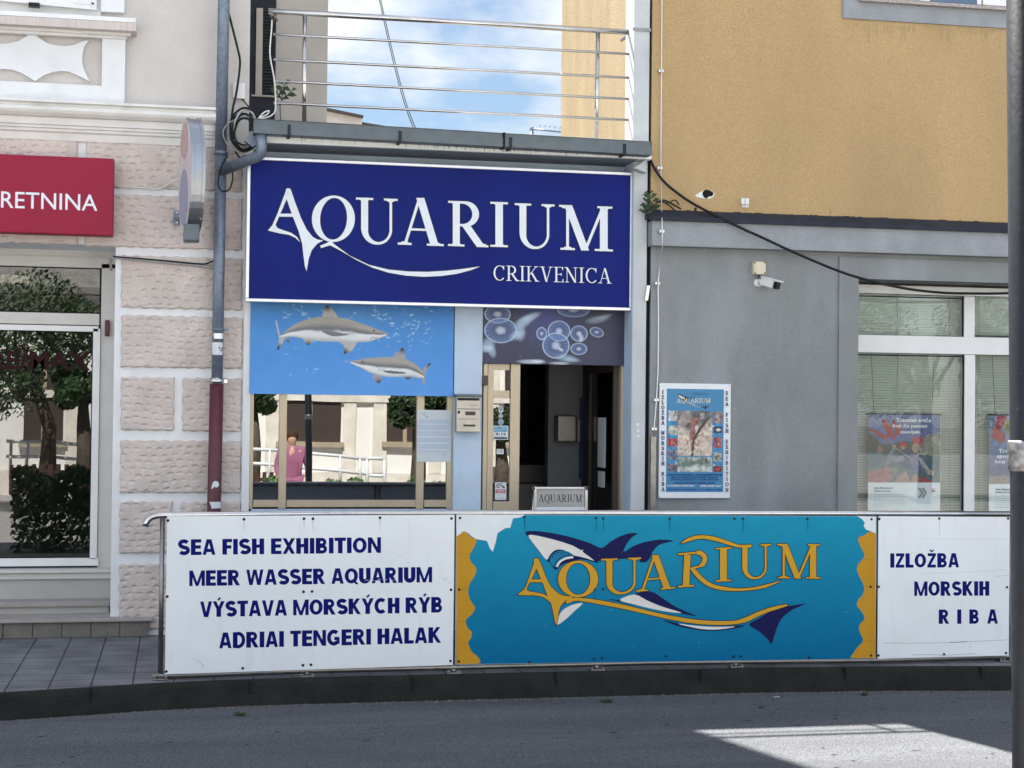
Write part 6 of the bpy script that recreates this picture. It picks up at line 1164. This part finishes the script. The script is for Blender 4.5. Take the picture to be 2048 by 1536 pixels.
for txt, x0, x1, yt, yb, g_, s2 in (('IZLOŽBA', 517, 912, 306, 388, .07, .3), ('MORSKIH', 655, 1085, 467, 550, .07, .3), ('R I B A', 795, 1135, 628, 710, .14, .26)):
    a = Art(NY-.0004); q0, q1 = c(x0, yt), c(x1, yb); letters(a, txt, q0[0], q1[0], q0[1], q1[1], SANS, NV, gap=g_, space=s2, slope=-.004); a.obj('text_line', 'navy_vinyl', p3)
a = Art(NY-.0002, .0001)
for pts, w_, col in ((((470, 820), (640, 821), (860, 817), (1010, 810), (1200, 801)), .55, (.10, .12, .16)), (((860, 817), (960, 812)), 1.2, (.05, .06, .10)), (((690, 420), (960, 412), (1190, 402)), .4, (.40, .43, .46)), (((1120, 438), (1195, 432)), .6, (.25, .28, .32)), (((690, 222), (960, 224), (1195, 226)), .4, (.42, .45, .48)), (((640, 888), (740, 886), (830, 890), (1010, 880)), .7, (.18, .2, .22)), (((798, 110), (799, 200)), .8, (.45, .46, .45))): a.ribbon([c(*p) for p in pts], w_, col)
a.obj('scratches', 'print', p3)

# ------------------------------------------------------------------ the dark pole close to the camera
PYP = -9.95; rP = .047
pa, pb = P(2017.5, 0, PYP), P(2029.5, 1536, PYP); d = (pb-pa)/(pa.z-pb.z); off = Vector((rP, 0, 0)); z_top, z_bot = 4.2, -.04
at_z = lambda z: pa+d*(pa.z-z)+off
po = thing('street_pole', tuple(at_z(z_bot)), 'dark shiny metal pole in the foreground cut by the right edge', 'pole')
mb = MB(); mb.tube([at_z(z_bot), at_z(1.0), at_z(z_top)], rP, 32); mb.obj('tube', 'pole', po)
zc0, zc1 = P(2030, 938, PYP).z, P(2030, 884, PYP).z
mb = MB(); mb.tube([at_z(zc0-.004), at_z(zc0), at_z((zc0+zc1)/2-.008), at_z((zc0+zc1)/2), at_z((zc0+zc1)/2+.008), at_z(zc1), at_z(zc1+.004)], [rP+.002, rP+.005, rP+.006, rP+.0035, rP+.006, rP+.005, rP+.002], 32); mb.obj('band', 'band', po)
mb = MB(); mb.tube([at_z(z_bot), at_z(z_bot+.02)], rP+.05, 24); mb.obj('base_flange', 'pole', po)

# ------------------------------------------------------------------ litter on the road
for i, (px, py, s, lab) in enumerate(((481, 1429, .036, 'small dark crumpled leaf on the road below the left panel'), (1212, 1403, .035, 'small dark crumpled leaf on the road below the middle panel'), (1525, 1415, .022, 'tiny black scrap on the road below the shark tail'), (1554, 1396, .02, 'tiny pale twig lying on the road near the kerb'), (1728, 1390, .022, 'tiny dark leaf by the kerb below the right panel'))):
    q = G(px, py, -.157); rg = random.Random(i+1); mb = MB(); pts = []
    for k in range(9):
        t = 2*math.pi*k/9; pts.append((q.x+math.cos(t)*s*rg.uniform(.7, 1.3)*1.2, q.y+math.sin(t)*s*rg.uniform(.6, 1.2)*(1.3 if i != 3 else .3), -.156+rg.uniform(0, .016)))
    cv_ = mb.bm.verts.new((q.x, q.y, -.152)); vv = [mb.bm.verts.new(p) for p in pts]
    for k in range(9): mb.bm.faces.new((cv_, vv[k], vv[(k+1) % 9]))
    tag(mb.obj('fallen_leaf', 'paper' if i == 3 else 'leaf_dry'), lab, 'litter', 'bits of litter on the road')

mb = MB(); rg = random.Random(77)
for k in range(2600):
    x = rg.uniform(-2.2, 7); yk = np.interp(x, [k_[0] for k_ in KERB], [k_[1] for k_ in KERB])-.058; y = yk-abs(rg.gauss(0, .035)) if rg.random() < .75 else yk-rg.uniform(0, 1.2)
    s_ = rg.uniform(.002, .0065); z = -.1595; a_ = rg.uniform(0, 6); v = [mb.bm.verts.new((x+s_*math.cos(a_+t), y+s_*math.sin(a_+t), z)) for t in (0, 2.1, 4.2)]; t_ = mb.bm.verts.new((x, y, z+s_*1.3))
    for i in range(3): mb.bm.faces.new((v[i], v[(i+1) % 3], t_))
o = struct(mb.obj('kerb_grit', 'grit'), 'stuff'); tag(o, 'fine pale grit gathered on the road along the kerb', 'grit')
mb = MB()
for k in range(80):
    q = G(rg.uniform(0, 2048), 1390+rg.random()**1.3*146, -.158); L_ = rg.uniform(.008, .04); w_ = rg.uniform(.0015, .004); a_ = rg.gauss(0, .5); dx, dy = math.cos(a_)*L_, math.sin(a_)*L_
    z = -.1575; mb.quad([(q.x-dx, q.y-dy, z), (q.x+dy*w_/L_, q.y-dx*w_/L_-w_, z+.003), (q.x+dx, q.y+dy, z+.001), (q.x, q.y+w_, z+.004)])
o = struct(mb.obj('road_flecks', 'leaf_dry'), 'stuff'); tag(o, 'scattered dark flecks of leaf litter on the asphalt road', 'litter')
# ================================================================== ACROSS THE STREET (seen in the window reflections)
def V(px, py, k, pl=.04): q = P(px, py, k); return Vector((q.x, 2*pl-k, q.z))      # the real place of something mirrored at photo pixel (px, py), k m behind the glass
OY = -21.0
oh_ = thing('white_house', (0, OY-3, -.04), 'sunlit white house with brown windows across the street, mirrored in the glass', 'house')
mb = MB(); mb.box(-9, 13, OY-6, OY, -.04, 4.3); mb.obj('wall', 'opp_white', oh_)
mb = MB(); mb.profile([(OY+.55, 4.15), (OY+.55, 4.3), (OY-3, 6.6), (OY-6.5, 4.3), (OY-6.5, 4.15)], -9.4, 13.4); mb.obj('roof', 'roof', oh_)
mb = MB(); mb.box(-9, 13, OY, OY+.08, 2.0, 2.16); mb.box(-9, 13, OY, OY+.05, -.04, .5); mb.obj('plinth_band', 'opp_stone', oh_)
mb = MB()
for px in (545, 700, 760, 870, 985, 345, 235, 140): x = V(px, 800, -OY+.08).x; mb.box(x-.14, x+.14, OY, OY+.06, .5, 1.99); mb.box(x-.14, x+.14, OY, OY+.06, 2.17, 4.1)
mb.obj('wall_pilasters', 'opp_stone', oh_)
kk = -OY+.08
for i, (x0, x1) in enumerate(((562, 680), (772, 850), (250, 330), (40, 120), (1010, 1090))):
    A_, B_ = V(x0, 720, kk), V(x1, 885, kk); mb = MB(); mb.box(A_.x, B_.x, OY-.02, OY+.03, B_.z, A_.z); w1 = mb.obj('window', 'brown', oh_)
    m_ = (A_.x+B_.x)/2; mb = MB(); mb.box(m_-.04, m_+.04, OY+.031, OY+.05, B_.z, A_.z); mb.box(A_.x, B_.x, OY+.031, OY+.05, A_.z-.75, A_.z-.68); mb.box(A_.x-.08, B_.x+.08, OY+.031, OY+.12, B_.z-.12, B_.z); mb.obj('frame', 'bronze', w1)
# ramp with white railing
rp_ = thing('ramp_railing', tuple(V(670, 960, 16)), 'white tubular ramp railing across the street, mirrored in the aquarium window', 'railing')
def bar_(x0, y0, x1, y1, k=16, r_=.03): mb = MB(); mb.tube([V(x0, y0, k), V(x1, y1, k)], r_, 8); mb.obj('bar', 'plastic_white', rp_)
for y in (0, 28): bar_(480, 898+y, 570, 904+y); bar_(570, 904+y, 740, 920+y)
for x in (500, 540, 580, 620, 680, 722): bar_(x, 895+(x-480)*.09, x, 975)
bar_(735, 918, 770, 919); bar_(735, 950, 770, 951); bar_(735, 918, 735, 985); bar_(768, 919, 768, 985)
for y in (0, 30): bar_(0, 884+y, 190, 893+y)
for x in (10, 45, 150, 185): bar_(x, 884, x, 965)
def fence(x0, x1, y0, y1, k, label, pl=.04):
    A_, B_ = V(x0, y0, k, pl), V(x1, y1, k, pl); t = thing('picket_fence', ((A_.x+B_.x)/2, A_.y, -.04), label, 'fence'); x = A_.x; p0 = None; mb = MB(); mb.box(A_.x, B_.x, A_.y-.05, A_.y-.03, B_.z+.1, B_.z+.16); mb.box(A_.x, B_.x, A_.y-.05, A_.y-.03, A_.z-.16, A_.z-.1); mb.obj('rail', 'wood', t)
    while x < B_.x:
        if p0 is None: mb = MB(); mb.box(x, x+.07, A_.y-.028, A_.y, B_.z, A_.z); p0 = mb.obj('picket', 'wood', t); x_0 = x
        else: o = p0.copy(); COL.objects.link(o); o.parent = t; o.location = p0.location+Vector((x-x_0, 0, 0))
        x += .125
fence(20, 200, 928, 990, 15.2, 'dark wooden picket fence across the street, mirrored in the left shop door', .56); fence(496, 560, 945, 1000, 15.2, 'short dark picket fence across the street, mirrored in the aquarium window')
def leafy(mb, cen, rad_, n, lsz, rg):
    for _ in range(n):
        while True:
            p = np.array([rg.uniform(-1, 1) for _ in range(3)])
            if p@p < 1 and p@p > rg.random()*.5: break
        q = Vector(cen)+Vector((p[0]*rad_[0], p[1]*rad_[1], p[2]*rad_[2])); a_ = Vector([rg.gauss(0, 1) for _ in range(3)]).normalized(); b2 = a_.orthogonal().normalized(); c2 = a_.cross(b2); s = lsz*rg.uniform(.6, 1.4)
        mb.quad([q-b2*s, q-c2*s*.45, q+b2*s, q+c2*s*.45])
def tree(px, py, rpx, k, label, trunk_px=None, seed=1, squash=.9, pl=.04):
    rg = random.Random(seed); cen = V(px, py, k, pl); R2 = rpx*(k+13.2)/F; t = thing('street_tree', (cen.x, cen.y, -.04), label, 'tree')
    base = V(trunk_px or px, py, k, pl); mb = MB(); mb.tube([(base.x, cen.y, -.04), (base.x+.04, cen.y, cen.z*.5), (cen.x, cen.y, cen.z)], [.16, .13, .07], 10)
    for a_ in range(4): mb.tube([(cen.x, cen.y, cen.z-R2*.6), (cen.x+R2*.5*math.cos(a_*1.6), cen.y+R2*.5*math.sin(a_*1.6), cen.z+R2*.2)], [.06, .02], 6)
    mb.obj('trunk', 'bark', t); mb = MB()
    for _ in range(16):
        th, ph = rg.uniform(0, 6.3), rg.uniform(-1, 1); leafy(mb, cen+Vector((math.cos(th)*R2*.62, math.sin(th)*R2*.62, ph*R2*.55*squash)), (R2*.42, R2*.42, R2*.36), 620, .048, rg)
    mb.obj('crown', 'crown', t)
tree(40, 690, 175, 16.5, 'broad dark tree across the street, mirrored in the left shop door', 98, 1, .9, .56); tree(165, 770, 62, 15.6, 'bushy tree across the street, mirrored at the right of the left shop door', None, 7, .9, .56); tree(505, 790, 46, 17, 'small tree mirrored at the left edge of the aquarium window', None, 2); tree(835, 810, 62, 18, 'round tree mirrored at the right of the aquarium window', None, 3); tree(1000, 850, 46, 17, 'small tree mirrored in the narrow entrance door glass', None, 4); tree(1850, 690, 210, 19, 'large green tree mirrored in the right shop window', None, 5, .9, .07); tree(2050, 760, 150, 19, 'second green tree mirrored behind the half hidden window poster', None, 6, .9, .07)
def hedge(x0, x1, y0, y1, k, label, seed, dep=.8, pl=.04):
    rg = random.Random(seed); A_, B_ = V(x0, y0, k, pl), V(x1, y1, k, pl); cen = Vector(((A_.x+B_.x)/2, A_.y-dep/2, (A_.z+B_.z)/2)); mb = MB()
    vol = (B_.x-A_.x)*dep*(A_.z-B_.z); n = int(min(16000, 3600*vol))
    for _ in range(n):
        q = Vector((rg.uniform(A_.x, B_.x), A_.y-rg.random()**1.6*dep, B_.z+(A_.z-B_.z)*min(1, rg.random()**.8))); q.z += .06*math.sin(q.x*5)+.05*math.sin(q.x*13)
        a_ = Vector([rg.gauss(0, 1) for _ in range(3)]).normalized(); b2 = a_.orthogonal().normalized(); c2 = a_.cross(b2); s = .042*rg.uniform(.5, 1.5); mb.quad([q-b2*s, q-c2*s*.5, q+b2*s, q+c2*s*.5])
    tag(mb.obj('hedge', 'hedge'), label, 'hedge')
hedge(24, 196, 938, 1108, 8.0, 'clipped green hedge across the street, mirrored in the left shop door', 1, .8, .56); hedge(480, 915, 968, 1010, 14.0, 'low green hedge mirrored along the bottom of the aquarium window', 2); hedge(960, 1060, 985, 1030, 14.0, 'low planting mirrored in the narrow entrance door', 3)
gw = MB(); A_, B_ = V(975, 935, 17.5), V(1060, 1030, 17.5); gw.box(A_.x, B_.x+3, A_.y-.4, A_.y, -.04, A_.z); tag(gw.obj('garden_wall', 'opp_stone'), 'sunlit pale stone garden wall mirrored in the narrow entrance door', 'wall')
# passer-by in pink across the street
kq = 11.6; f0 = V(583, 1000, kq); hd_ = V(581, 876, kq); H_ = hd_.z+.08; px_, py_ = f0.x, f0.y
def person():
    t = thing('person', (px_, py_, -.04), 'person in a pink top walking across the street, mirrored in the aquarium window', 'person')
    J = {'pelvis': (0, 0, .52), 'belly': (0, 0, .60), 'chest': (0, .01, .74), 'neck': (0, .0, .845), 'headb': (0, .012, .885), 'head': (0, .015, .93), 'crown': (0, .01, .985), 'shL': (-.105, 0, .815), 'elL': (-.15, .02, .65), 'wrL': (-.13, .11, .55), 'haL': (-.125, .15, .52), 'shR': (.105, 0, .815), 'elR': (.165, -.01, .66), 'wrR': (.15, .08, .54), 'haR': (.145, .11, .505), 'hipL': (-.055, 0, .50), 'knL': (-.06, .06, .28), 'anL': (-.06, -.02, .045), 'toL': (-.062, .09, .015), 'hipR': (.055, 0, .50), 'knR': (.06, -.01, .27), 'anR': (.06, -.10, .05), 'toR': (.062, .0, .015)}
    Rr = {'pelvis': .085, 'belly': .078, 'chest': .092, 'neck': .032, 'headb': .04, 'head': .052, 'crown': .035, 'sh': .045, 'el': .028, 'wr': .02, 'ha': .018, 'hip': .062, 'kn': .038, 'an': .024, 'to': .02}
    E_ = [('pelvis', 'belly'), ('belly', 'chest'), ('chest', 'neck'), ('neck', 'headb'), ('headb', 'head'), ('head', 'crown')]+[e for s in 'LR' for e in (('chest', 'sh'+s), ('sh'+s, 'el'+s), ('el'+s, 'wr'+s), ('wr'+s, 'ha'+s), ('pelvis', 'hip'+s), ('hip'+s, 'kn'+s), ('kn'+s, 'an'+s), ('an'+s, 'to'+s))]
    ns = list(J); me = bpy.data.meshes.new('body'); S_ = H_+.04; me.from_pydata([Vector(J[n])*S_ for n in ns], [(ns.index(a), ns.index(b)) for a, b in E_], [])
    o = bpy.data.objects.new('body', me); COL.objects.link(o); o.parent = t
    sk = o.modifiers.new('skin', 'SKIN'); sv = me.skin_vertices[0].data
    for i, n in enumerate(ns): rr = Rr.get(n, Rr.get(n[:-1], .03))*S_; sv[i].radius = (rr, rr*.8 if n in ('chest', 'belly', 'pelvis') else rr); sv[i].use_root = n == 'pelvis'
    sb_ = o.modifiers.new('smooth', 'SUBSURF'); sb_.levels = sb_.render_levels = 2; me.materials.append(M['skin'])
    # clothes: a top and trousers a little outside the body
    for nm, keep, m_, gr_ in (('top', ('belly', 'chest', 'shL', 'elL', 'shR', 'elR', 'pelvis', 'wrL', 'wrR'), 'pink_cloth', 1.42), ('trousers', ('pelvis', 'hipL', 'knL', 'anL', 'hipR', 'knR', 'anR'), 'pink_cloth', 1.3)):
        me2 = bpy.data.meshes.new(nm); me2.from_pydata([Vector(J[n])*S_ for n in keep], [(keep.index(a), keep.index(b)) for a, b in E_ if a in keep and b in keep], []); c_ = bpy.data.objects.new(nm, me2); COL.objects.link(c_); c_.parent = t
        c_.modifiers.new('skin', 'SKIN'); sv = me2.skin_vertices[0].data
        for i, n in enumerate(keep): rr = Rr.get(n, Rr.get(n[:-1], .03))*S_*gr_; sv[i].radius = (rr, rr*.85); sv[i].use_root = n == keep[0]
        q_ = c_.modifiers.new('smooth', 'SUBSURF'); q_.levels = q_.render_levels = 2; me2.materials.append(M[m_])
    mb = MB(); bmesh.ops.create_icosphere(mb.bm, subdivisions=3, radius=.066*S_)
    for v in mb.bm.verts: v.co = Vector((px_+v.co.x, py_-.012*S_+v.co.y, -.04+.945*S_+v.co.z*1.05+(.02*S_ if v.co.y < 0 else .02*S_))); v.co.z = max(v.co.z, -.04+.90*S_) if v.co.y > py_ else v.co.z
    mb.obj('hair', 'hair', t, smooth=True)
person()
